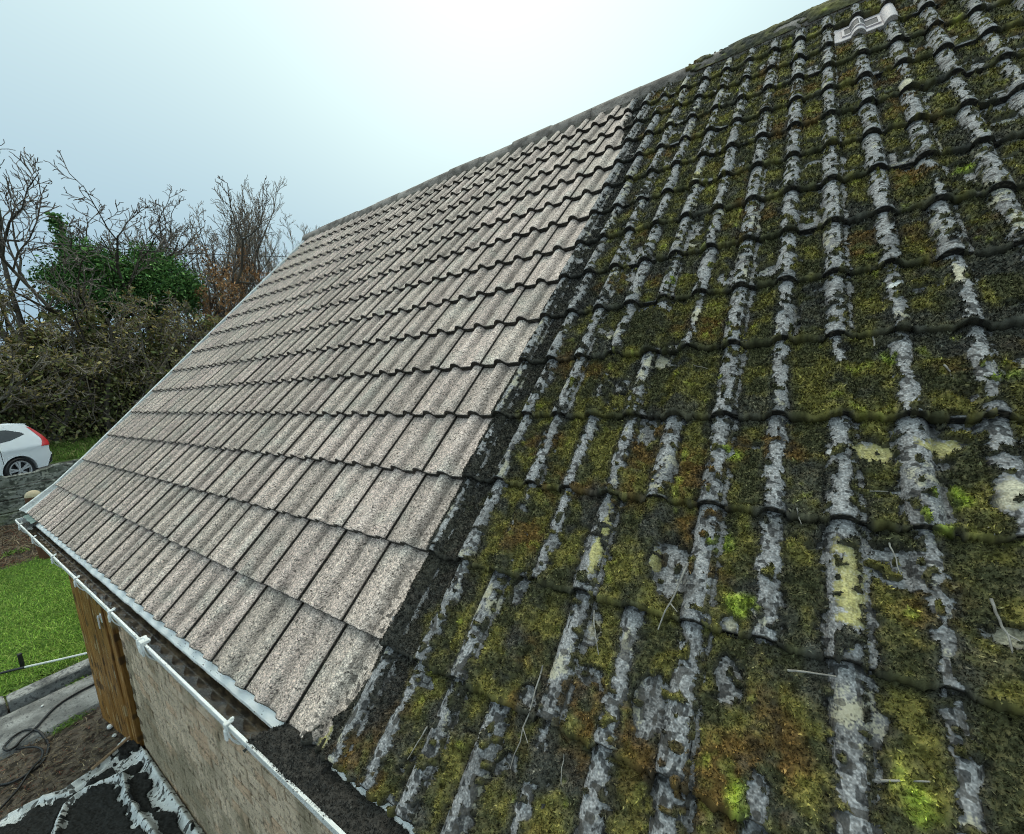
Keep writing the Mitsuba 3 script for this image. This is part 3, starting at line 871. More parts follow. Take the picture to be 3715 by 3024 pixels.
# moss creeping over the ridge tiles
ra, rx = np.meshgrid(np.radians(np.linspace(60, 182, 44)), np.linspace(0.55, 4.2, 380), indexing='ij')
rn = meshkit.fbm(np.stack([rx * 9, ra * 2.2, 0 * rx], -1), 4, 81)
rf = meshkit.noise(np.stack([rx * 70, ra * 11, 0 * rx], -1), 82)
rh = np.where(rn > 0.60 - 0.27 * np.clip((rx - .62) / .35, 0, 1), 0.002 + 0.030 * np.clip(rn - .40, 0, 1) + 0.008 * rf, -0.01)
rr = 0.117 + rh
mv = np.stack([rx, RAX + rr * np.cos(ra), RAZ + rr * np.sin(ra)], -1)
q = grid(44, 380)
rcol = moss_color(rx * 1.0, ra * .146 + 5, np.clip(1.3 - rn * 1.2, .35, .8)) * 1.25
mm.add(mv.reshape(-1, 3), q[rh.reshape(-1)[q].max(1) > 0][:, ::-1], rcol.reshape(-1, 3))
MOSSMESH = mm.mesh()
put('moss', MOSSMESH, 'vertex', smooth=True, color=mm.col(), kind='stuff', category='moss', label='thick olive and brown moss smothering the unwashed tiles')

# ------------------------------------------------------------------ what lies in the gutter
gw = MB()
gw.add([[GX0 + .003, GY - .0480, GZ - .044], [0.10, GY - .0480, GZ - .044], [0.10, GY + .0480, GZ - .044], [GX0 + .003, GY + .0480, GZ - .044]], [[0, 1, 2, 3]])
put('gutter_water', gw.mesh(), 'water', kind='structure', label='still rainwater standing in the gutter')
sx_, sy_ = np.meshgrid(np.linspace(GX0 + .004, 0.12, 600), np.linspace(-.054, .054, 16), indexing='ij')
sz = GZ - np.sqrt(np.clip(.0552 ** 2 - sy_ ** 2, 0, 1)) * 0.97 * GD
heap = np.interp(sx_, [-5.0, -4.3, -3.6, -2.9, -2.2, -1.4, -.6, 0.1], [.7, .80, .85, .95, .80, .22, .12, .30])
sz = np.maximum(sz, GZ - .085 + .040 * heap * (0.75 + .5 * meshkit.fbm(np.stack([sx_ * 16, sy_ * 30, 0 * sx_], -1), 4, 14)))
put('gutter_silt', MB().add(np.stack([sx_, GY + sy_, sz], -1).reshape(-1, 3), grid(600, 16)).mesh(), 'gutter_mud', smooth=True, kind='stuff', category='silt', label='brown silt lying under the gutter water')

# black wet moss scrapings heaped in the gutter where the washing stopped
hx, hy = np.meshgrid(np.linspace(-.16, 3.2, 820), np.linspace(-.057, .115, 46), indexing='ij')
hn = meshkit.fbm(np.stack([hx * 15, hy * 15, 0 * hx], -1), 4, 33)
hf = meshkit.noise(np.stack([hx * 120, hy * 120, 0 * hx], -1), 34)
ends = np.clip((hx + .13 + .9 * (hn - .5) * .12 - .5 * hy) / .10, 0, 1)
prof_ = np.interp(hy, [-.064, -.05, -.01, .03, .07, .115], [-.02, .000, .014, .018, .026, .03])
prof_ = np.where(hx > .25, np.interp(hy, [-.064, -.05, -.01, .03, .055, .115], [-.02, -.002, .006, .002, -.02, -.05]), prof_)
hz = GZ + prof_ + .034 * (hn - .42) + .007 * hf - .07 * (1 - ends)
tray_ = np.where((hy > .03) & (hx < .25), .0, 0)
dk = np.array([.046, .043, .039]) * (0.55 + 0.9 * meshkit.noise(np.stack([hx * 170, hy * 170, 0 * hx], -1), 35))[..., None]
hz = np.maximum(hz, GZ - .055)
q = grid(820, 46)
hm = MB().add(np.stack([hx, GY + hy, hz], -1).reshape(-1, 3), q[ends.reshape(-1)[q].max(1) > .06], dk.reshape(-1, 3))
nc = 42000
cx_, cy_ = brn.uniform(-.1, 2.2, nc), brn.uniform(-.06, .10, nc)
ci_ = (np.clip(((cx_ + .16) / 3.36 * 819).astype(int), 0, 819), np.clip(((cy_ + .064) / .179 * 45).astype(int), 0, 45))
cz_ = hz[ci_]
dirn = brn.normal(0, 1, (nc, 3)) + [0, 0, .8]
dirn /= np.linalg.norm(dirn, axis=1, keepdims=True)
side = np.cross(dirn, brn.normal(0, 1, (nc, 3)))
side /= np.linalg.norm(side, axis=1, keepdims=True)
root = np.stack([cx_, GY + cy_, cz_ - .001], -1)
ln = brn.uniform(.003, .0085, nc)[:, None]
tri = np.stack([root - side * ln * .28, root + side * ln * .28, root + dirn * ln], 1).reshape(-1, 3)
cc = np.array([.05, .047, .042]) * brn.choice([.4, .8, 1.2, 2.4], nc, p=[.3, .4, .24, .06])[:, None]
hm.add(tri, np.arange(3 * nc).reshape(-1, 3), np.repeat(cc, 3, 0))
put('moss_scrapings', hm.mesh(), 'vertex', smooth=True, color=hm.col(), kind='stuff', category='moss scrapings', label='black wet moss scrapings filling the near end of the gutter')
# a scrap of green felt at the far gutter end
fx, fy = np.meshgrid(np.linspace(-5.0, -4.5, 20), np.linspace(-.03, .075, 8), indexing='ij')
fz = GZ + .028 + .22 * fy + .02 * meshkit.fbm(np.stack([fx * 18, fy * 40, 0 * fx], -1), 3, 3)
mat('green_felt', lambda p, n, uv: mix(C3((0.07, 0.11, 0.10)), C3((0.22, 0.29, 0.27)), fbm(p.x * 40, p.y * 40, 0.0, 3)), 0.7, 0.3)
put('felt_scrap', MB().add(np.stack([fx + .2 * fy, GY + .02 + fy, fz], -1).reshape(-1, 3), grid(20, 8)).mesh(), 'green_felt', smooth=True, label='torn grey green felt scrap in the far gutter end', category='felt scrap')

# twigs fallen on the moss
TW = [((1.142, .784), (1.092, .603), .0030, 'long grey twig lying down the slope beside the large bare grey patch'),
      ((.915, .607), (.956, .505), .0022, 'thin pale curved twig at the right edge of a bare grey roll'),
      ((1.366, .595), (1.449, .610), .0026, 'short straight pale twig lying level under the yellow lichen roll'),
      ((1.696, .832), (1.710, .729), .0030, 'grey twig pointing down the slope at the far right edge'),
      ((1.510, .461), (1.577, .487), .0026, 'pale straight twig lying level at the lower right corner'),
      ((1.552, .927), (1.568, .854), .0020, 'thin dark twig standing over a bare grey pan right of the yellow lichen'),
      ((1.375, .981), (1.385, .942), .0016, 'tiny pale twig just under the course edge above the yellow lichen'),
      ((1.519, 1.052), (1.557, 1.056), .0016, 'tiny level twig beside the wide bare roll at the right'),
      ((1.711, .984), (1.723, .961), .0018, 'tiny slanting twig near the right edge beside white specks'),
      ((.927, .280), (.941, .221), .0018, 'thin pale twig in the dark moss low at the bottom edge'),
      ((.546, .189), (.521, .104), .0020, 'thin dark twig in the black moss above the gutter'),
      ((.821, .433), (.813, .200), .0024, 'longest pale bent twig beside the bare grey roll above the gutter'),
      ((1.558, 1.613), (1.564, 1.518), .0030, 'pale twig hanging upright over a course edge at the right'),
      ((1.697, 1.465), (1.713, 1.404), .0026, 'slanting pale twig left of a lime moss cushion at the right edge'),
      ((.447, 1.214), (.442, 1.145), .0016, 'thin pale twig close to the washed edge halfway down'),
      ((1.05, 1.52), (1.10, 1.50), .0015, 'tiny level twig in the middle of the mossy slope')]
mat('twig_bark', lambda p, n, uv: mix(C3((0.17, 0.155, 0.14)), C3((0.42, 0.40, 0.36)), noise(p.x * 90, p.y * 90, p.z * 90)), 0.8, 0.2)
for i, (a_, b_, r_, lab) in enumerate(TW):
    r = np.random.default_rng(300 + i)
    t = np.linspace(0, 1, 9)
    pu = a_[0] + (b_[0] - a_[0]) * t
    pv = a_[1] + (b_[1] - a_[1]) * t
    ll = math.hypot(b_[0] - a_[0], b_[1] - a_[1])
    bend = ll * .06 * np.cumsum(r.normal(0, 1, 9)) / 3
    bend -= bend[0] + (bend[-1] - bend[0]) * t
    pu = pu + bend
    cc_ = np.floor(pv / G)
    top = crest(pu) - STEP * (pv - cc_ * G) / G
    wv = np.maximum.accumulate(top[::-1])[::-1] * .4 + top.max() * .6 + .021
    path = np.stack([pu, pv, wv], -1)
    m = MB()
    tm_ = tube(uvw(path), np.linspace(r_, r_ * .55, 9), 6)
    m.add(tm_.vertices, tm_.faces)
    if ll > .1:
        s_ = uvw(path[5])
        e_ = uvw(path[5] + [ll * .12, -ll * .10, .008])
        tm_ = tube(np.linspace(s_, e_, 4), np.linspace(r_ * .6, r_ * .35, 4), 5)
        m.add(tm_.vertices, tm_.faces)
    put('twig', m.mesh(), 'twig_bark', smooth=True, label=lab, category='twig', group='twigs lying on the mossy tiles')

# ------------------------------------------------------------------ the garden side
GATE = fresh('timber_gate')
tag(GATE, 'brown stained timber gate of upright boards at the corner of the brick wall', 'gate')
GA, GB = np.array([-3.565, .188]), np.array([-4.400, .112])
gd = (GB - GA) / np.linalg.norm(GB - GA)
gn = np.array([gd[1], -gd[0]])
gn = gn if gn[1] < 0 else -gn


def gate_box(s0, s1, d0, d1, z0, z1, ch=.004):
    b = box(s0, s1, d0, d1, z0, z1, ch)
    v = b.vertices.copy()
    b.vertices = np.stack([GA[0] + gd[0] * v[:, 0] + gn[0] * v[:, 1], GA[1] + gd[1] * v[:, 0] + gn[1] * v[:, 1], v[:, 2]], -1)
    return trimesh.convex.convex_hull(b.vertices)


for k, (s0, s1, dd) in enumerate(((.125, .262, .006), (.2635, .400, .003), (.4015, .538, .007), (.5395, .676, .002), (.6775, .835, .005))):
    put(f'{GATE}__board', gate_box(s0, s1, dd - .001, dd + .019, .03, 1.86), 'stained_timber')
put(f'{GATE}__frame', gate_box(.016, .1235, -.055, .013, .02, 1.88), 'stained_timber')
for z in (.35, 1.05, 1.62):
    put(f'{GATE}__rail', gate_box(.125, .83, -.05, -.002, z, z + .09), 'stained_timber')
hk = MB()
hz_ = 1.27
for b in (gate_box(.155, .185, .02, .028, hz_ - .035, hz_ + .05, .002), gate_box(.160, .180, .028, .046, hz_ + .018, hz_ + .04, .002), gate_box(.163, .177, .040, .052, hz_ - .085, hz_ + .035, .004)):
    hk.add(b.vertices, b.faces)
put(f'{GATE}__handle', hk.mesh(), 'galvanised', label='small bright metal hook handle')

# concrete panel fence
FEN = fresh('concrete_fence')
tag(FEN, 'lichen stained concrete panel fence between garden and road', 'fence')


def plank(y0, y1, z0, z1, top=0.0, seed=0):
    n, k = 40, 8
    yy = np.linspace(y0, y1, n)
    tb = np.zeros(n)
    if top:
        t = yy * 5.2 + .4
        tb = top * (np.clip(np.sin(t * 1.0) * .8 + .9 * (meshkit.fbm(np.stack([yy * 4, 0 * yy, 0 * yy], -1), 3, seed) - .45), -.2, 1))
    zz = np.array([0, .03, .2, .4, .6, .75, .90, 1.0])
    Y, Z = np.meshgrid(yy, zz, indexing='ij')
    Z = z0 + (z1 + tb[:, None] - z0) * Z
    bump = .012 * (meshkit.fbm(np.stack([Y * 9, Z * 9, 0 * Y], -1), 3, seed + 1) - .5)
    edge_ = np.zeros_like(Y)
    edge_[:, 0] = -.012
    edge_[:, -2] = .014
    edge_[:, -1] = -.022
    fr_ = np.stack([-14.175 + bump + edge_, Y, Z], -1)
    bk = np.stack([-14.225 + 0 * Y, Y, Z], -1)
    m = MB().add(fr_.reshape(-1, 3), grid(n, k)).add(bk.reshape(-1, 3), grid(n, k)[:, ::-1])
    tp = np.stack([fr_[:, -1], bk[:, -1]], 1).reshape(-1, 3)
    m.add(tp, grid(n, 2)[:, ::-1])
    for e in (0, -1):
        m.add(np.stack([fr_[e], bk[e]], 1).reshape(-1, 3), grid(k, 2))
    return m.mesh()


for bay in range(-2, 4):
    y0 = -.12 + bay * 1.90
    for k in range(5):
        z0 = .06 + k * .297
        if bay in (-2, 3) and k < 2:
            pass
        put(f'{FEN}__panel', plank(y0 + .055, y0 + 1.845, z0, z0 + .280, .085 if k == 4 else 0, 10 * bay + k), 'mossy_concrete', smooth=30)
    put(f'{FEN}__post', box(-14.26, -14.14, y0 - .05, y0 + .05, -.1, 1.62, .012), 'mossy_concrete')

# round post with pale cut top
LOG = fresh('round_post')
tag(LOG, 'round red brown timber post with a pale domed top before the concrete fence', 'post')
a = np.linspace(0, 2 * math.pi, 29)[:-1]
rad_ = .118 + .006 * np.cos(3 * a + 1) + .004 * np.cos(7 * a)
zz_ = [-.1, .5, 1.0, 1.115, 1.12, 1.128, 1.31]
rr_ = [1.02, 1.0, 1.0, 1.0, .972, 1.0, 1.0]
v = np.concatenate([np.stack([-11.55 + r * rad_ * np.cos(a), .672 + r * rad_ * np.sin(a), np.full_like(a, z)], -1) for r, z in zip(rr_, zz_)])
f = [[i * 28 + j, i * 28 + (j + 1) % 28, (i + 1) * 28 + (j + 1) % 28, (i + 1) * 28 + j] for i in range(len(zz_) - 1) for j in range(28)]
mat('log_bark', lambda p, n, uv: mix(C3((0.065, 0.026, 0.014)), C3((0.17, 0.075, 0.040)), fbm(p.x * 50, p.y * 50, p.z * 5, 3)), 0.7, 0.3)
mat('cut_wood', lambda p, n, uv: mix(C3((0.42, 0.33, 0.21)), C3((0.66, 0.56, 0.40)), fbm(p.x * 40, p.y * 9, p.z * 20, 3)), 0.7, 0.3)
put(f'{LOG}__trunk', MB().add(v, f).mesh(), 'log_bark', smooth=40)
t = np.linspace(0, math.pi / 2, 9)
v = np.concatenate([np.stack([-11.55 + 1.01 * math.cos(q_) * rad_ * np.cos(a), .672 + 1.01 * math.cos(q_) * rad_ * np.sin(a), np.full_like(a, 1.305 + .125 * math.sin(q_))], -1) for q_ in t])
f = [[i * 28 + j, i * 28 + (j + 1) % 28, (i + 1) * 28 + (j + 1) % 28, (i + 1) * 28 + j] for i in range(8) for j in range(28)]
put(f'{LOG}__top', MB().add(v, f).mesh(), 'cut_wood', smooth=60)

# white sheet under the eaves, scattered with scrapings
SH_L = np.array([[-1.9, -2.2], [-3.4, -1.5], [-3.75, -.64], [-3.62, -.30], [-3.64, -.13], [-3.79, .05], [-3.86, .12]])
RIDGES = [np.array([[-3.26, 0.0], [-3.0, -.04], [-2.75, -.035], [-2.45, -.02], [-1.6, .0]]), np.array([[-3.10, -.42], [-3.24, -.38], [-3.37, -.33], [-3.40, -.23], [-3.35, -.12], [-3.30, -.02]]),
          np.array([[-3.74, -.60], [-3.58, -.30], [-3.64, -.06], [-3.72, .06]]), np.array([[-3.62, -.42], [-3.50, -.28], [-3.52, -.10], [-3.60, .05]]), np.array([[-3.44, .17], [-3.17, .165], [-2.72, .155], [-1.5, .15]]),
          np.array([[-3.0, -.44], [-2.8, -.36], [-2.5, -.30]])]


def line_dist(x, y, L):
    d = np.full(x.shape, 9.0)
    for a_, b_ in zip(L[:-1], L[1:]):
        ab = b_ - a_
        t = np.clip(((x - a_[0]) * ab[0] + (y - a_[1]) * ab[1]) / (ab @ ab), 0, 1)
        d = np.minimum(d, np.hypot(x - a_[0] - t * ab[0], y - a_[1] - t * ab[1]))
    return d


def left_edge(y):
    return np.interp(y, SH_L[:, 1], SH_L[:, 0])


def sheet_z(x, y):
    p = np.stack([x * 5, y * 5, 0 * x], -1)
    z = .018 + .030 * meshkit.fbm(p, 3, 61) + .012 * meshkit.noise(p * 5, 62)
    for L, h, w in zip(RIDGES, (.07, .06, .03, .035, .05, .04), (.028, .03, .02, .022, .03, .03)):
        z = z + h * np.exp(-(line_dist(x, y, L) / w) ** 2)
    return z


sv = np.linspace(-2.2, .188, 330)
st_ = np.linspace(0, 1, 420)
ty, tt = np.meshgrid(sv, st_, indexing='ij')
jag = .02 * (meshkit.fbm(np.stack([sv * 14, 0 * sv, 0 * sv], -1), 3, 64) - .5)
tx = (left_edge(sv) + jag)[:, None] * (1 - tt) + 1.2 * tt
tz = sheet_z(tx, ty)
tz[:, 0] -= .015


def sheet_color(p, n, uv):
    w = 0.92 + 0.08 * smoothstep(-0.4, 0.4, dr.sin(p.x * 520 + p.y * 160)) * smoothstep(-0.4, 0.4, dr.sin(p.y * 520 - p.x * 160))
    g = fbm(p.x * 12, p.y * 12, 2.0, 4)
    c = mix(C3((0.76, 0.78, 0.78)), C3((0.46, 0.48, 0.48)), smoothstep(0.45, 0.75, g)) * w
    s = smoothstep(0.60, 0.68, noise(p.x * 75, p.y * 75, 3.0) * 0.6 + noise(p.x * 30, p.y * 30, 7.0) * 0.4)
    return mix(c, C3((0.03, 0.03, 0.028)), s * 0.9)


mat('white_woven_sheet', sheet_color, 0.45, 0.4)
put('ground_sheet', MB().add(np.stack([tx, ty, tz], -1).reshape(-1, 3), grid(330, 420)).mesh(), 'white_woven_sheet', smooth=True, label='crumpled white woven sheet spread on the soil under the eaves', category='sheet')
dxx, dyy = np.meshgrid(np.linspace(-3.8, .6, 620), np.linspace(-1.4, .18, 240), indexing='ij')
dm = np.full(dxx.shape, 9.0)
for L, w in zip(RIDGES, (.032, .03, .07, .03, .055, .028)):
    dm = np.minimum(dm, line_dist(dxx, dyy, L) / w)
dn = meshkit.fbm(np.stack([dxx * 13, dyy * 13, 0 * dxx], -1), 4, 66)
dmask = (dm - 1.0) * .55 + 2.2 * (dn - .5)
dmask = np.minimum(dmask, (dxx - left_edge(dyy) - .10) / .05 + 2 * (dn - .5))
dmask = np.where((dxx < -3.36) & (dyy > -.02), np.minimum(dmask, .15 + 2.4 * (dn - .55)), dmask)
dh = np.where(dmask > .12, .006 + .022 * dn + .012 * meshkit.noise(np.stack([dxx * 90, dyy * 90, 0 * dxx], -1), 67), -.01)
q = grid(620, 240)
dcol = np.array([.034, .034, .033]) * (.45 + 1.1 * meshkit.noise(np.stack([dxx * 140, dyy * 140, 0 * dxx], -1), 68))[..., None]
put('sheet_scrapings', MB().add(np.stack([dxx, dyy, sheet_z(dxx, dyy) + dh], -1).reshape(-1, 3), q[dh.reshape(-1)[q].max(1) > 0], dcol.reshape(-1, 3)).mesh(), 'vertex_matt', smooth=True,
    color=dcol.reshape(-1, 3), kind='stuff', category='moss scrapings', label='black moss scrapings fallen over the white sheet')

put('timber_stick', tube(np.array([[-3.60, -.13, .085], [-3.66, .03, .095], [-3.715, .17, .10]]), [.0125, .013, .012], 8), 'sanded_stick', smooth=50,
    label='short round timber stick lying on the white sheet edge by the gate', category='stick')


def hose(pts, r, n=140):
    p = spline([[*q, 0.0] for q in pts], n)
    z = np.where((p[:, 0] > -5.40) & (p[:, 0] < -4.66), slab_z(p[:, 0], p[:, 1]), ground_z(p[:, 0], p[:, 1])) + r
    k = np.ones(9) / 9
    p[:, 2] = np.convolve(np.pad(z, 4, mode='edge'), k, 'valid') + .004
    return p


HA = hose([(-5.30, .9), (-5.18, .45), (-5.12, .19), (-5.09, -.02), (-5.0, -.18), (-4.84, -.29), (-4.70, -.42), (-4.655, -.50), (-4.70, -.525), (-4.77, -.50), (-4.85, -.455), (-4.87, -.39), (-4.79, -.33), (-4.62, -.285),
           (-4.46, -.28), (-4.31, -.32), (-4.19, -.39), (-4.15, -.49), (-4.27, -.62), (-4.5, -.80)], .0105, 260)
tt_ = np.linspace(0, 1, len(HA))
HA[:, 2] += .02 * np.exp(-((tt_ - .50) / .05) ** 2)
HB = hose([(-4.66, -.46), (-4.57, -.385), (-4.44, -.33), (-4.33, -.335), (-4.17, -.42), (-4.04, -.50), (-3.92, -.585), (-3.80, -.72), (-3.7, -1.0)], .0105, 120)
HB[:, 2] += .016
hm_ = MB()
for m_ in (tube(HA, .0105, 8),):
    hm_.add(m_.vertices, m_.faces)
put('hose', hm_.mesh(), 'black_rubber', smooth=True, label='long black hose looping over the concrete path', category='hose')
put('hose', tube(HB, .009, 8), 'black_rubber', smooth=True, label='second black hose curving over the bare soil towards the white sheet', category='hose')

# lawn edging pole and peg
POLE = fresh('edging_pole')
tag(POLE, 'long thin pole lying along the near lawn edge, half black half white', 'pole')
put(f'{POLE}__black_end', tube(np.array([[-6.60, -.55, .05], [-6.42, -.31, .06], [-6.325, -.215, .07]]), .016, 8), 'black_plastic', smooth=True)
put(f'{POLE}__white_end', tube(np.array([[-6.325, -.215, .07], [-6.13, .03, .07], [-5.93, .28, .075]]), .0135, 8), 'white_upvc', smooth=True)
put('garden_peg', box(-6.475, -6.43, -.245, -.205, -.05, .21, .005), 'black_plastic', label='short square black peg standing at the lawn edge', category='peg')

for i, (x, y, s_, lab) in enumerate(((-4.20, .10, .030, 'larger white stone on the soil left of the gate foot'), (-4.02, .095, .022, 'smaller white stone on the soil beside the gate foot'), (-5.20, -.22, .014, 'tiny white stone on the concrete path'))):
    m = trimesh.creation.icosphere(2, s_)
    m.vertices = m.vertices * [1, .8, .6] * (1 + .5 * (meshkit.noise(m.vertices * 60 + i, 3) - .5))[:, None] + [x, y, s_ * .5 + (.045 if i == 2 else .0)]
    put('stone', m, 'white_upvc', smooth=30, label=lab, category='stone')


def blades(x, y, z, h, w, cols, seed, lean=.5):
    r = np.random.default_rng(seed)
    n = len(x)
    root = np.stack([x, y, z], -1)
    d = np.stack([r.normal(0, lean, n), r.normal(0, lean, n), np.ones(n)], -1)
    d /= np.linalg.norm(d, axis=1, keepdims=True)
    s = np.stack([r.normal(0, 1, n), r.normal(0, 1, n), 0 * x], -1)
    s /= np.linalg.norm(s, axis=1, keepdims=True)
    h, w = h[:, None], w[:, None]
    mid = root + d * h * .6
    tip = root + d * h + np.stack([d[:, 0], d[:, 1], 0 * x - .25], -1) * h * .5
    v = np.stack([root - s * w, root + s * w, mid - s * w * .7, mid + s * w * .7, tip], 1).reshape(-1, 3)
    b = (np.arange(n) * 5)[:, None]
    f = np.concatenate([b + [0, 1, 3], b + [0, 3, 2], b + [2, 3, 4]])
    return v, f, np.repeat(cols, 5, 0)


def pick(r, n, base, spread=.35):
    c = np.array(base)[r.integers(0, len(base), n)]
    return c * np.exp(r.normal(0, spread, n))[:, None]


r = np.random.default_rng(11)
n = 62000
x = r.uniform(-11.75, -5.75, n)
y = r.uniform(-1.6, 1.7, n)
near = np.clip((x + 12) / 6, 0, 1)
patch = meshkit.fbm(np.stack([x * 1.6, y * 1.6, 0 * x], -1), 3, 15)
keep = (r.random(n) < .35 + .65 * near) & ((x < -6.15 + .5 * (patch - .5)) | (r.random(n) < .10))
x, y, patch = x[keep], y[keep], patch[keep]
cols = pick(r, len(x), [[.22, .36, .06], [.27, .41, .075], [.16, .295, .05], [.31, .39, .10]], .25) * (.72 + .6 * patch)[:, None]
v, f, cc = blades(x, y, ground_z(x, y) - .004, r.uniform(.035, .085, len(x)), r.uniform(.0028, .005, len(x)), cols, 5, .7)
g = MB().add(v, f, cc)
put('grass', g.mesh(), 'vertex_matt', smooth=True, color=cc, kind='stuff', category='grass', label='short bright green lawn grass')
n = 15000
x, y = r.uniform(-23.2, -20.5, n), r.uniform(-1.5, 8, n)
cols = pick(r, n, [[.14, .23, .045], [.18, .27, .06], [.11, .18, .04], [.26, .25, .10]], .3)
v, f, cc = blades(x, y, ground_z(x, y) - .01, r.uniform(.10, .26, n), r.uniform(.008, .016, n), cols, 6, .6)
put('verge_grass', MB().add(v, f, cc).mesh(), 'vertex_matt', smooth=True, color=cc, kind='stuff', category='grass', label='rough grass on the road bank below the hedge')
# bits of straw, leaf and twig litter on the bare soil
n = 9000
x = np.concatenate([r.uniform(-14.1, -11.7, n // 2), r.uniform(-6.0, -5.7, n // 8), r.uniform(-4.75, -3.5, n // 2)])
y = r.uniform(-1.2, 1.2, len(x))
cols = pick(r, len(x), [[.20, .15, .09], [.09, .06, .04], [.30, .24, .16], [.05, .04, .03], [.12, .045, .03]], .35)
v, f, cc = blades(x, y, np.where(x > -4.7, .02, ground_z(x, y) + .01), np.where(x < -10, r.uniform(.05, .22, len(x)), r.uniform(.012, .05, len(x))), np.where(x < -10, .006, .003) * np.ones(len(x)), cols, 8, 3.5)
put('soil_litter', MB().add(v, f, cc).mesh(), 'vertex_matt', smooth=True, color=cc, kind='stuff', category='litter', label='straw twigs and dead leaves littering the bare soil')
WD = [(-5.90, -.33, .10, 'green weed tuft on the soil at the left picture edge above the edging stones'), (-5.80, .14, .09, 'low weed clump between the lawn corner and the gate'), (-4.60, -.16, .055, 'yellow green weed line in the path edge above the hose loop'),
      (-4.63, -.06, .05, 'small weed in the path edge nearest the gate'), (-12.4, .34, .13, 'small bright green weed in the flower bed beyond the lawn'), (-5.42, .07, .05, 'tiny weed against the edging stone beside the path'), (-6.0, -.12, .09, 'weed tuft behind the edging stones below the white pole')]
for i, (x0, y0, s_, lab) in enumerate(WD):
    r = np.random.default_rng(600 + i)
    n = 70
    x, y = x0 + r.normal(0, s_ * .7, n), y0 + r.normal(0, s_ * .9, n)
    z = np.full(n, .03 if -5.45 < x0 < -4.5 else 0.0) + (ground_z(x0, y0) if x0 < -10 else 0)
    v, f, cc = blades(x, y, z, r.uniform(.4, 1.0, n) * s_, r.uniform(.06, .14, n) * s_, pick(r, n, [[.12, .20, .04], [.16, .24, .06], [.08, .14, .03]], .25), i, 1.2)
    put('weed', MB().add(v, f, cc).mesh(), 'vertex_matt', smooth=True, color=cc, label=lab, category='weed', group='weeds in the garden')

# ------------------------------------------------------------------ the parked car beyond the fence
CAR = fresh('parked_car')
tag(CAR, 'white estate car parked on the road behind the concrete fence', 'car')
cr, cn = np.array([-.54, .842, 0]), np.array([.842, .54, 0])
CO = np.array([-16.5, 1.05, .975]) - cn * .92


def side_w(s, t):
    s, t = np.asarray(s, float), np.asarray(t, float)
    w = .925 - .018 * np.clip((.62 - t) / .4, 0, 1) - .27 * np.clip((t - .98) / .70, 0, 1.1) ** 1.25
    w = w - .13 * np.clip((s - .45) / .48, 0, 1) ** 2.2 - .20 * np.clip((-2.95 - s) / .85, 0, 1) ** 2
    return w + .012 * np.exp(-((t - .95) / .06) ** 2)


def car_pt(s, w, t):
    return CO + np.outer(s, cr) + np.outer(w, cn) + np.outer(t, [0, 0, 1])


import manifold3d as m3
body2 = Polygon([(.66, .34), (.88, .44), (.935, .60), (.93, .70), (.865, .735), (.875, .92), (.895, 1.05), (.80, 1.22), (.62, 1.46), (.50, 1.60), (.30, 1.645), (-.2, 1.675), (-.9, 1.685), (-1.5, 1.655), (-1.85, 1.58),
                 (-2.7, 1.13), (-3.2, 1.06), (-3.6, .95), (-3.76, .78), (-3.78, .48), (-3.6, .30), (-3.0, .26)])
body2 = body2.buffer(.03).buffer(-.03)
for s0 in (0.0, -2.87):
    ring = [(s0 + .415 * math.cos(t), .36 + .415 * math.sin(t)) for t in np.linspace(0, 2 * math.pi, 40)]
    body2 = body2.difference(Polygon(ring))
if body2.geom_type != 'Polygon':
    body2 = max(body2.geoms, key=lambda g: g.area)
import shapely
body2 = shapely.geometry.polygon.orient(body2, 1.0)
cs = m3.CrossSection([np.array(body2.exterior.coords)[:-1]])
mf = cs.extrude(1.84, 14).translate([0, 0, -.92]).refine_to_length(.055).to_mesh()
bv_, bf_ = mf.vert_properties[:, :3].astype(float), mf.tri_verts
lat = bv_[:, 2] / .92
wv_ = side_w(bv_[:, 0], bv_[:, 1])
roofz = bv_[:, 1] + .035 * (1 - lat ** 2) * np.clip((bv_[:, 1] - 1.0) / .5, 0, 1)
edge_r = np.sign(lat) * wv_ * (1 - (1 - np.abs(lat)) ** 1.0)
mat('white_car_paint', (0.78, 0.80, 0.82), 0.25, 0.5, clearcoat=0.8, clearcoat_gloss=0.9)
mat('dark_glass', (0.030, 0.034, 0.038), 0.06, 0.6)
mat('red_lens', (0.62, 0.035, 0.04), 0.2, 0.5, clearcoat=0.5)
mat('alloy', (0.62, 0.63, 0.65), 0.3, 0.5, metallic=0.5)
put(f'{CAR}__body', trimesh.Trimesh(car_pt(bv_[:, 0], edge_r, roofz), bf_, process=False), 'white_car_paint', smooth=38)


def panel(poly, off, sgn, edge=.05, thick=.012):
    m = m3.CrossSection([np.array(poly)])
    if m.area() <= 0:
        m = m3.CrossSection([np.array(poly)[::-1]])
    k = m.extrude(thick).refine_to_length(edge).to_mesh()
    v = k.vert_properties[:, :3].astype(float)
    return trimesh.Trimesh(car_pt(v[:, 0], sgn * (side_w(v[:, 0], v[:, 1]) + off - thick + v[:, 2]), v[:, 1]), k.tri_verts, process=False)


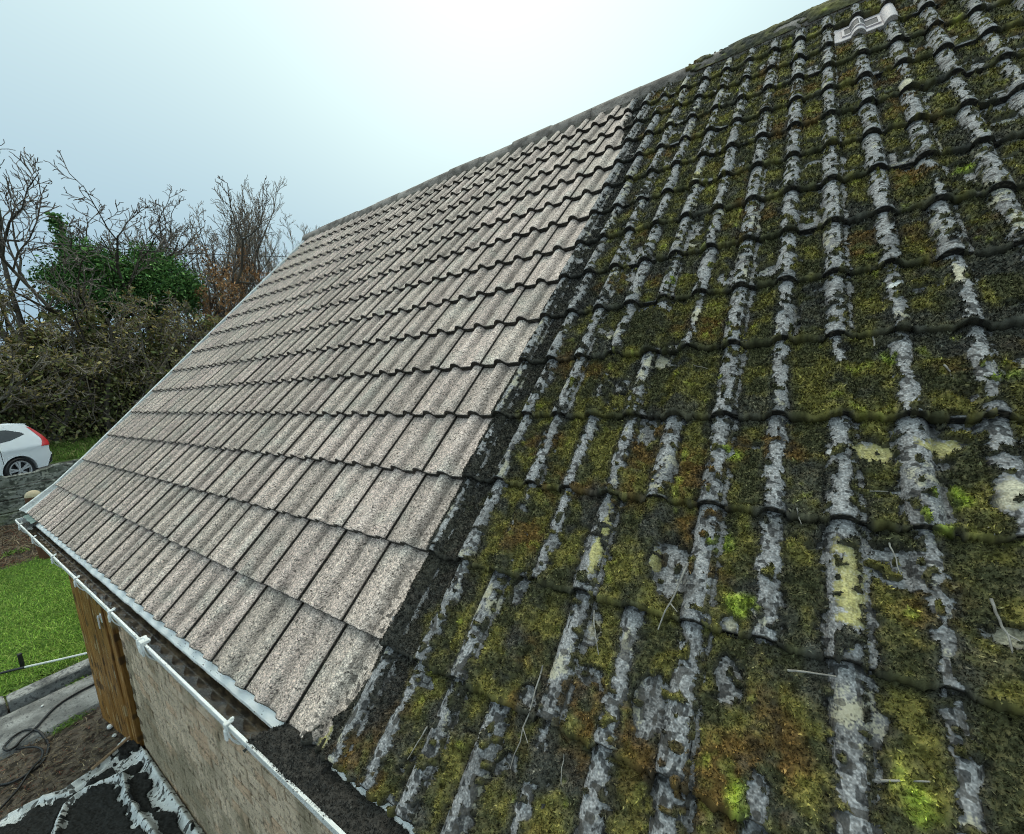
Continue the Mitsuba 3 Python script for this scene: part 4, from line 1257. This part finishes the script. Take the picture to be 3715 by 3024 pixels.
WIN = [[(-.52, 1.165), (-.02, 1.22), (.36, 1.335), (.30, 1.40), (.02, 1.515), (-.62, 1.565)], [(-1.36, 1.10), (-.57, 1.16), (-.67, 1.567), (-1.25, 1.57)], [(-2.25, 1.04), (-1.41, 1.095), (-1.30, 1.57), (-1.66, 1.52)]]
for sgn in (1, -1):
    for wq in WIN:
        put(f'{CAR}__window', panel(wq, .004, sgn), 'dark_glass', smooth=30)
    tl = [(.50, 1.545), (.585, 1.50), (.80, 1.225), (.90, 1.07), (.895, .925), (.60, .935), (.69, 1.08), (.70, 1.155), (.63, 1.29)]
    put(f'{CAR}__tail_light', panel(tl, .007, sgn, .04), 'red_lens', smooth=30)
    put(f'{CAR}__door_seam', panel([(-.40, 1.19), (-.385, 1.19), (-.36, 1.10), (-.345, .62), (-.36, .62), (-.375, 1.08)], .002, sgn, .05, .006), 'black_plastic')
    put(f'{CAR}__door_handle', panel([(-.72, .985), (-.50, .995), (-.50, 1.02), (-.72, 1.01)], .02, sgn, .05, .03), 'white_car_paint', smooth=30)
    put(f'{CAR}__sill', panel([(-2.4, .27), (-.45, .27), (-.45, .36), (-2.4, .36)], .004, sgn), 'black_plastic')
    put(f'{CAR}__bumper_corner', panel([(.70, .36), (.90, .46), (.94, .62), (.89, .645), (.80, .52)], .004, sgn, .04), 'black_plastic')
    for s0 in (0.0, -2.87):
        WH = fresh(f'{CAR}__wheel')
        prof_t = [(.255, -.10), (.275, .0), (.33, .012), (.362, -.02), (.37, -.08), (.37, -.15), (.35, -.215), (.26, -.22)]
        an = np.linspace(0, 2 * math.pi, 49)[:-1]
        vv_ = np.concatenate([np.stack([s0 + rr * np.cos(an), np.full_like(an, ww), .37 + rr * np.sin(an)], -1) for rr, ww in prof_t])
        ff = [[i * 48 + j, i * 48 + (j + 1) % 48, (i + 1) * 48 + (j + 1) % 48, (i + 1) * 48 + j] for i in range(7) for j in range(48)]
        P_ = lambda v: car_pt(v[:, 0], sgn * (.915 + v[:, 1]), v[:, 2])
        scene[f'{WH}__tyre'] = mikit.ply(MB().add(P_(vv_), ff).mesh(), 'black_rubber', smooth=40)
        rim = MB()
        for prof_r in ([(.270, -.012), (.262, .004), (.238, -.004), (.232, -.06), (.250, -.06)], [(.0, .0), (.045, .0), (.055, -.02)]):
            k = len(prof_r)
            vv_ = np.concatenate([np.stack([s0 + rr * np.cos(an), np.full_like(an, ww), .37 + rr * np.sin(an)], -1) for rr, ww in prof_r])
            rim.add(P_(vv_), [[i * 48 + j, i * 48 + (j + 1) % 48, (i + 1) * 48 + (j + 1) % 48, (i + 1) * 48 + j] for i in range(k - 1) for j in range(48)])
        for q_ in range(5):
            for dd in (-.17, .17):
                a0, a1 = 2 * math.pi * q_ / 5 + .45 + dd * .35, 2 * math.pi * q_ / 5 + .45 + dd
                p0, p1 = np.array([math.cos(a0), math.sin(a0)]) * .03, np.array([math.cos(a1), math.sin(a1)]) * .25
                nd = np.array([-(p1 - p0)[1], (p1 - p0)[0]])
                nd /= np.linalg.norm(nd)
                hh = np.array([[*(p0 + nd * .014), 0], [*(p0 - nd * .014), 0], [*(p1 + nd * .026), 0], [*(p1 - nd * .026), 0]])
                hull = np.array([[s0 + a_, b_, .37 + c_] for a_, c_, _ in hh for b_ in (-.035, -.006)])
                ch_ = trimesh.convex.convex_hull(P_(hull))
                rim.add(ch_.vertices, ch_.faces)
        scene[f'{WH}__rim'] = mikit.ply(rim.mesh(), 'alloy', smooth=30)
        dk_ = np.stack([s0 + .25 * np.cos(an), np.full_like(an, -.075), .37 + .25 * np.sin(an)], -1)
        scene[f'{WH}__hub_disc'] = mikit.ply(MB().add(np.vstack([P_(dk_), P_(np.array([[s0, -.075, .37]]))]), [[j, (j + 1) % 48, 48] for j in range(48)]).mesh(), 'black_plastic')


def car_box(s0, s1, w0, w1, t0, t1, ch=.01):
    b = box(s0, s1, w0, w1, t0, t1, ch)
    return trimesh.convex.convex_hull(car_pt(b.vertices[:, 0], b.vertices[:, 1], b.vertices[:, 2]))


put(f'{CAR}__rear_spoiler', trimesh.convex.convex_hull(car_pt(np.array([.22, .22, .64, .64, .62, .62, .22, .22]), np.array([-.60, .60, -.57, .57, -.56, .56, -.6, .6]), np.array([1.685, 1.685, 1.615, 1.615, 1.58, 1.58, 1.62, 1.62]))), 'white_car_paint')
put(f'{CAR}__roof_fin', trimesh.convex.convex_hull(car_pt(np.array([.0, .0, .22, .22, .19, .16, .16, .02]), np.array([-.03, .03, -.03, .03, 0, .012, -.012, 0]), np.array([1.70, 1.70, 1.685, 1.685, 1.755, 1.77, 1.77, 1.71]))), 'white_car_paint')
put(f'{CAR}__exhaust', tube(car_pt(np.array([.74, .86]), np.array([.60, .60]), np.array([.36, .36])), .035, 10), 'galvanised', smooth=40)
put(f'{CAR}__windscreen', trimesh.Trimesh(car_pt(np.array([-1.92, -1.92, -2.64, -2.64]), np.array([-.62, .62, -.74, .74]), np.array([1.60, 1.60, 1.215, 1.215])), [[0, 1, 3], [0, 3, 2]], process=False), 'dark_glass')
put(f'{CAR}__rear_window', trimesh.Trimesh(car_pt(np.array([.60, .60, .80, .80]) + .02, np.array([-.55, .55, -.62, .62]), np.array([1.50, 1.50, 1.24, 1.24]) + .01), [[0, 1, 3], [0, 3, 2]], process=False), 'dark_glass')
for sgn in (1, -1):
    put(f'{CAR}__headlight', panel([(-3.66, .80), (-3.35, .88), (-3.30, .96), (-3.55, .93)], .006, sgn, .04), 'alloy')
put(f'{CAR}__underbody', car_box(-3.35, .62, -.66, .66, .27, .80), 'black_plastic')

# ------------------------------------------------------------------ trees and hedge on the bank
def grow(seed, base, stems, height, spec, wander=.16, up=.10, droop=0.0, r0=.14, tip=.011, lean=(0, 0)):
    """Branches level by level. spec: one (children, angle, length ratio, segments) per level. Returns segments per level."""
    r = np.random.default_rng(seed)
    unit = lambda a: a / (np.linalg.norm(a, axis=-1, keepdims=True) + 1e-9)
    p = np.repeat(np.asarray(base, float)[None], stems, 0) + np.c_[r.normal(0, .18, (stems, 2)), np.zeros(stems)]
    d = unit(np.c_[r.normal(lean[0], .30 if stems > 1 else .06, stems), r.normal(lean[1], .30 if stems > 1 else .06, stems), np.ones(stems)])
    L = height * r.uniform(.75, 1.0, stems)
    rad = np.full(stems, r0) * r.uniform(.7, 1, stems)
    out = []
    for lev, (kids, ang, ratio, nseg) in enumerate(spec):
        nodes, dirs, rads = [p], [d], [rad]
        taper = .30 if lev < len(spec) - 1 else .6
        for i in range(nseg):
            d = unit(d + r.normal(0, wander * (1 + .35 * lev), d.shape) + [0, 0, up] - np.array([0, 0, droop * lev]))
            p = p + d * (L / nseg)[:, None]
            nodes.append(p)
            dirs.append(d)
            rads.append(np.maximum(rad * (1 - (1 - taper) * (i + 1) / nseg), tip))
        N, D, R = np.stack(nodes), np.stack(dirs), np.stack(rads)
        out.append((N[:-1].reshape(-1, 3), N[1:].reshape(-1, 3), R[:-1].reshape(-1), R[1:].reshape(-1)))
        if lev + 1 < len(spec):
            nb = N.shape[1]
            k = kids
            t = np.linspace(.32 if lev == 0 else .22, 1.0, k)[None] + r.uniform(-.09, .09, (nb, k))
            t = np.clip(t, .15, .999) * nseg
            i0 = np.minimum(t.astype(int), nseg - 1)
            fr = t - i0
            b = np.arange(nb)[:, None]
            cp = N[i0, b] * (1 - fr)[..., None] + N[i0 + 1, b] * fr[..., None]
            cd = D[np.minimum(i0 + 1, nseg), b]
            side = unit(np.cross(cd, r.normal(0, 1, cd.shape)))
            a = np.radians(ang) * r.uniform(.6, 1.3, (nb, k))
            cd = cd * np.cos(a)[..., None] + side * np.sin(a)[..., None]
            cl = L[:, None] * ratio * (1.12 - .62 * t / nseg) * r.uniform(.65, 1.2, (nb, k))
            crd = np.maximum(R[i0, b] * .62, tip)
            p, d, L, rad = cp.reshape(-1, 3), unit(cd).reshape(-1, 3), cl.reshape(-1), crd.reshape(-1)
    return out


def seg_mesh(levels, sides, cols, seed, spread=.25):
    r = np.random.default_rng(seed)
    m = MB()
    for (a, b, ra, rb), s in zip(levels, sides):
        v, f = tubes(a, b, ra, rb, s)
        c = pick(r, len(a), cols, spread)
        m.add(v, f, np.repeat(c, 2 * s, 0))
    return m


def leaves(pts, size, cols, seed, spread=.35, flat=.3):
    r = np.random.default_rng(seed)
    n = len(pts)
    a = r.normal(0, 1, (n, 3))
    a /= np.linalg.norm(a, axis=1, keepdims=True)
    nrm_ = r.normal(0, 1, (n, 3)) + [0, 0, flat * 3]
    b = np.cross(a, nrm_)
    b /= np.linalg.norm(b, axis=1, keepdims=True) + 1e-9
    s = (size * np.exp(r.normal(0, .3, n)))[:, None]
    v = np.stack([pts - a * s, pts + b * s * .55, pts + a * s, pts - b * s * .55], 1).reshape(-1, 3)
    k = (np.arange(n) * 4)[:, None]
    return v, np.concatenate([k + [0, 1, 2], k + [0, 2, 3]]), np.repeat(pick(r, n, cols, spread), 4, 0)


BARK = [[.085, .072, .060], [.12, .105, .088], [.065, .056, .048]]
TWIGC = [[.20, .165, .145], [.25, .21, .185], [.15, .125, .11]]
GREYTW = [[.33, .275, .225], [.40, .335, .275], [.25, .21, .175]]


def tree(name, label, seed, base, stems, height, spec, cat='tree', group=None, bark=BARK, tw=TWIGC, leaf=None, split=2, **k):
    key = fresh(name)
    tag(key, label, cat, group)
    lv = grow(seed, base, stems, height, spec, **k)
    m = seg_mesh(lv[:split], [6, 5, 4][:split], bark, seed)
    put(f'{key}__trunk', m.mesh(), 'vertex_matt', smooth=True, color=m.col())
    m = seg_mesh(lv[split:], [4, 3, 3, 3][:len(lv) - split], tw, seed + 1)
    if leaf:
        n, size, cols = leaf
        r = np.random.default_rng(seed + 5)
        src = np.concatenate([lv[-1][1], lv[-1][0], lv[-2][1]])
        pts = src[r.integers(0, len(src), n)] + r.normal(0, size * 1.3, (n, 3))
        m.add(*leaves(pts, size, cols, seed + 6))
    put(f'{key}__crown', m.mesh(), 'vertex_matt', smooth=True, color=m.col())
    return key


tree('bare_tree', 'tall leafless tree with dark forking limbs at the left edge of the picture', 3, (-27.0, 4.0, 1.6), 6, 11.6, [(9, 36, .46, 7), (7, 40, .50, 5), (6, 44, .52, 4), (4, 44, .60, 3)], wander=.19, up=.14, r0=.17, tip=.014, group='leafless trees behind the hedge')
tree('bare_tree', 'tall leafless tree with kinked limbs rising out of the evergreen bushes', 12, (-27.5, 7.2, 1.6), 6, 11.4, [(9, 46, .52, 7), (7, 44, .50, 5), (6, 44, .52, 4), (4, 44, .60, 3)], wander=.19, up=.10, r0=.17, tip=.014, group='leafless trees behind the hedge')
tree('bare_tree', 'fine fan shaped leafless tree nearer the left of the roof, left one of two', 21, (-29.5, 12.0, 1.6), 9, 12.2, [(10, 26, .46, 6), (8, 28, .50, 4), (6, 32, .50, 3), (4, 32, .5, 2)], up=.15, r0=.12, tip=.0115, tw=GREYTW, group='fan shaped leafless trees')
tree('bare_tree', 'fine fan shaped leafless tree touching the roof verge, right one of two', 27, (-30.5, 16.2, 1.6), 9, 12.8, [(10, 26, .46, 6), (8, 28, .50, 4), (6, 32, .50, 3), (4, 32, .5, 2)], up=.15, r0=.12, tip=.0115, tw=GREYTW, group='fan shaped leafless trees')
BRN_ = [[.40, .215, .10], [.32, .17, .085], [.46, .27, .13], [.25, .15, .085]]
for i, (x, y, h, lab) in enumerate(((-26.5, 11.6, 7.6, 'brown leaved shrub before the left fan shaped tree'), (-27.2, 14.6, 7.8, 'rusty brown leaved shrub beside the roof verge'))):
    tree('brown_shrub', lab, 60 + i, (x, y, 1.5), 6, h, [(7, 26, .50, 5), (6, 30, .50, 3), (4, 36, .5, 2)], cat='shrub', up=.14, r0=.07, tip=.011, tw=GREYTW, leaf=(6500, .06, BRN_), split=1)
MIXL = [[.23, .20, .095], [.30, .23, .085], [.18, .18, .08], [.38, .30, .12]]
THK = [(-23.2, .3, 5.6), (-23.6, 2.5, 6.0), (-24.3, 4.3, 5.9), (-23.3, 6.0, 5.7), (-24.0, 8.1, 5.9), (-23.6, 10.4, 5.4), (-24.2, 13.0, 5.2), (-24.0, 16.2, 5.2)]
TLAB = ['grey twiggy thorn tree standing leftmost in the hedge', 'grey brown thorn tree behind the parked car', 'grey brown thorn tree under the left end of the evergreen bushes', 'pale grey thorn tree with many fine twigs under the evergreens',
        'pale grey thorn tree with forked pale trunk near the roof verge', 'thorn tree partly hidden by the white roof verge', 'thorn tree mostly behind the roof under the brown shrubs', 'thorn tree hidden furthest along behind the roof']
for i, ((x, y, h), lab) in enumerate(zip(THK, TLAB)):
    tree('thorn_tree', lab, 80 + i, (x, y, 1.45), 4, h * .98, [(8, 44, .50, 6), (7, 46, .52, 4), (6, 46, .52, 3), (3, 44, .55, 2)], up=.05, wander=.22, r0=.10, tip=.0105, tw=GREYTW, bark=[[.20, .175, .14], [.14, .12, .10]], leaf=(2600, .06, MIXL), group='thorn trees in the hedge')

EVG = [[.090, .190, .055], [.125, .250, .075], [.055, .125, .050], [.200, .330, .110]]
for i, (x, y, z, rx_, ry_, rz_, n, lab) in enumerate(((-25.6, 5.4, 8.4, 1.5, 1.7, 1.5, 20000, 'green evergreen bush with an ivy clad stem at its left'), (-26.0, 7.9, 8.6, 1.6, 2.0, 1.5, 21000, 'darker green evergreen bush right of the ivy clad one'))):
    key = fresh('evergreen_bush')
    tag(key, lab, 'bush', 'evergreen bushes above the hedge')
    r = np.random.default_rng(140 + i)
    m = seg_mesh(grow(150 + i, (x, y, 1.5), 3, 6.5, [(6, 40, .4, 5), (5, 45, .5, 3)], r0=.10, tip=.014), [5, 4], BARK, i)
    put(f'{key}__trunk', m.mesh(), 'vertex_matt', smooth=True, color=m.col())
    nb = 70
    cd = r.normal(0, 1, (nb, 3))
    cd /= np.linalg.norm(cd, axis=1, keepdims=True)
    cen = np.array([x, y, z]) + cd * np.array([rx_, ry_, rz_]) * (r.uniform(.25, 1, nb) ** .5)[:, None]
    pts = cen[r.integers(0, nb, n)] + np.clip(r.normal(0, .30, (n, 3)), -.7, .7)
    m = MB().add(*leaves(pts, .06, EVG, 160 + i, .4))
    if i == 0:
        pz = r.uniform(5.5, 11.2, 2600)
        pts = np.stack([-25.9 + .04 * (pz - 8) + r.normal(0, .13, 2600), 4.85 - .08 * (pz - 8) + r.normal(0, .15, 2600), pz], -1)
        m.add(*leaves(pts, .085, EVG, 170, .4))
    put(f'{key}__foliage', m.mesh(), 'vertex_matt', smooth=True, color=m.col())

# the leafy hedge itself: nobody could count its stems
r = np.random.default_rng(200)
n = 190000
hy_ = r.uniform(-3.5, 24, n)
hz_ = 1.35 + 5.2 * r.uniform(0, 1, n) ** .85
hx_ = -23.9 + np.where(r.random(n) < .6, 1.25, .9) * r.normal(0, .75, n) + .10 * (hz_ - 3)
pn = np.stack([hx_ * .75, hy_ * .75, hz_ * .9], -1)
dens = meshkit.fbm(pn, 3, 205)
lim = np.interp(hz_, [1.3, 3.6, 5.0, 6.6], [.30, .36, .48, .60])
keep = dens > lim
pts = np.stack([hx_, hy_, hz_], -1)[keep]
tone = meshkit.fbm(pts * .5, 3, 207)
HL = np.array([[.165, .172, .064], [.22, .215, .082], [.115, .132, .055], [.38, .355, .20], [.26, .19, .095]])
wts = r.choice(5, len(pts), p=[.34, .26, .22, .08, .10])
v, f, c_ = leaves(pts, .072, HL, 210, .3)
cc = np.repeat(HL[wts] * np.exp(r.normal(0, .25, len(pts)))[:, None] * (.6 + .8 * tone)[:, None], 4, 0)
hm2 = MB().add(v, f, cc)
# stems and bare twigs low in the hedge
ns = 2600
sb = np.stack([r.uniform(-24.6, -22.4, ns), r.uniform(-3, 22, ns), r.uniform(1.3, 4.2, ns)], -1)
sdv = np.stack([r.normal(0, .35, ns), r.normal(0, .45, ns), r.uniform(.4, 1.2, ns)], -1) * r.uniform(.5, 1.3, ns)[:, None]
tv, tf = tubes(sb, sb + sdv, r.uniform(.010, .026, ns), r.uniform(.008, .014, ns), 3)
hm2.add(tv, tf, np.repeat(pick(r, ns, [[.16, .13, .10], [.11, .09, .07], [.22, .18, .14]], .3), 6, 0))
# leaf litter and undergrowth behind it, a second looser row
n2 = 42000
y2, z2 = r.uniform(-6, 30, n2), 1.4 + 4.0 * r.uniform(0, 1, n2) ** 1.3
x2 = r.uniform(-29.5, -25.5, n2)
k2 = meshkit.fbm(np.stack([x2 * .5, y2 * .5, z2 * .6], -1), 3, 221) > np.interp(z2, [1.4, 3.0, 5.4], [.30, .42, .56])
pts2 = np.stack([x2, y2, z2], -1)[k2]
hm2.add(*leaves(pts2, .15, HL[:3] * .85, 223, .3))
put('roadside_hedge', hm2.mesh(), 'vertex_matt', smooth=True, color=hm2.col(), kind='stuff', category='hedge', label='dense olive leaved hedge behind the car and grass bank')
for i, (p0, p1, p2, p3, lab) in enumerate((((-22.9, 7.3, 1.4), (-22.8, 7.5, 3.6), (-22.9, 8.2, 4.9), (-23.1, 9.2, 6.0), 'pale forked hedge trunk nearest the roof verge'), ((-22.8, 4.3, 1.4), (-22.7, 4.5, 3.6), (-22.8, 4.9, 5.2), (-23.0, 5.0, 6.4), 'dark upright hedge trunk above the car'),
                                           ((-22.7, 5.7, 1.4), (-22.6, 5.9, 3.4), (-22.7, 6.7, 4.6), (-22.9, 7.3, 5.8), 'pale bent hedge trunk between the dark and the forked ones'))):
    pth = spline([p0, p1, p2, p3], 24)
    m = MB()
    tm_ = tube(pth, np.linspace(.10, .035, 24), 7)
    m.add(tm_.vertices, tm_.faces)
    fk = np.array([pth[13], pth[13] + [.1, -.5, .9], pth[13] + [.0, -.9, 2.0]])
    tm_ = tube(spline(fk, 12), np.linspace(.055, .02, 12), 6)
    m.add(tm_.vertices, tm_.faces)
    col_ = np.tile([[.10, .085, .07]] if i == 1 else [[.25, .21, .155]], (m.n, 1)) * (.7 + .6 * meshkit.noise(np.vstack(m.v) * 14, 4))[:, None]
    put('hedge_trunk', m.mesh(), 'vertex_matt', smooth=True, color=col_, label=lab, category='trunk', group='trunks in the hedge')

# overhead cable
cb_ = spline([(-16.5, -9.0, 7.55), (-14.47, 1.42, 7.10), (-14.10, 3.39, 7.10), (-12.57, 7.24, 7.11), (-9.0, 16.0, 7.5)], 80)
put('overhead_cable', tube(cb_, .011, 6), 'black_rubber', smooth=True, label='thin black overhead cable crossing before the trees', category='cable')
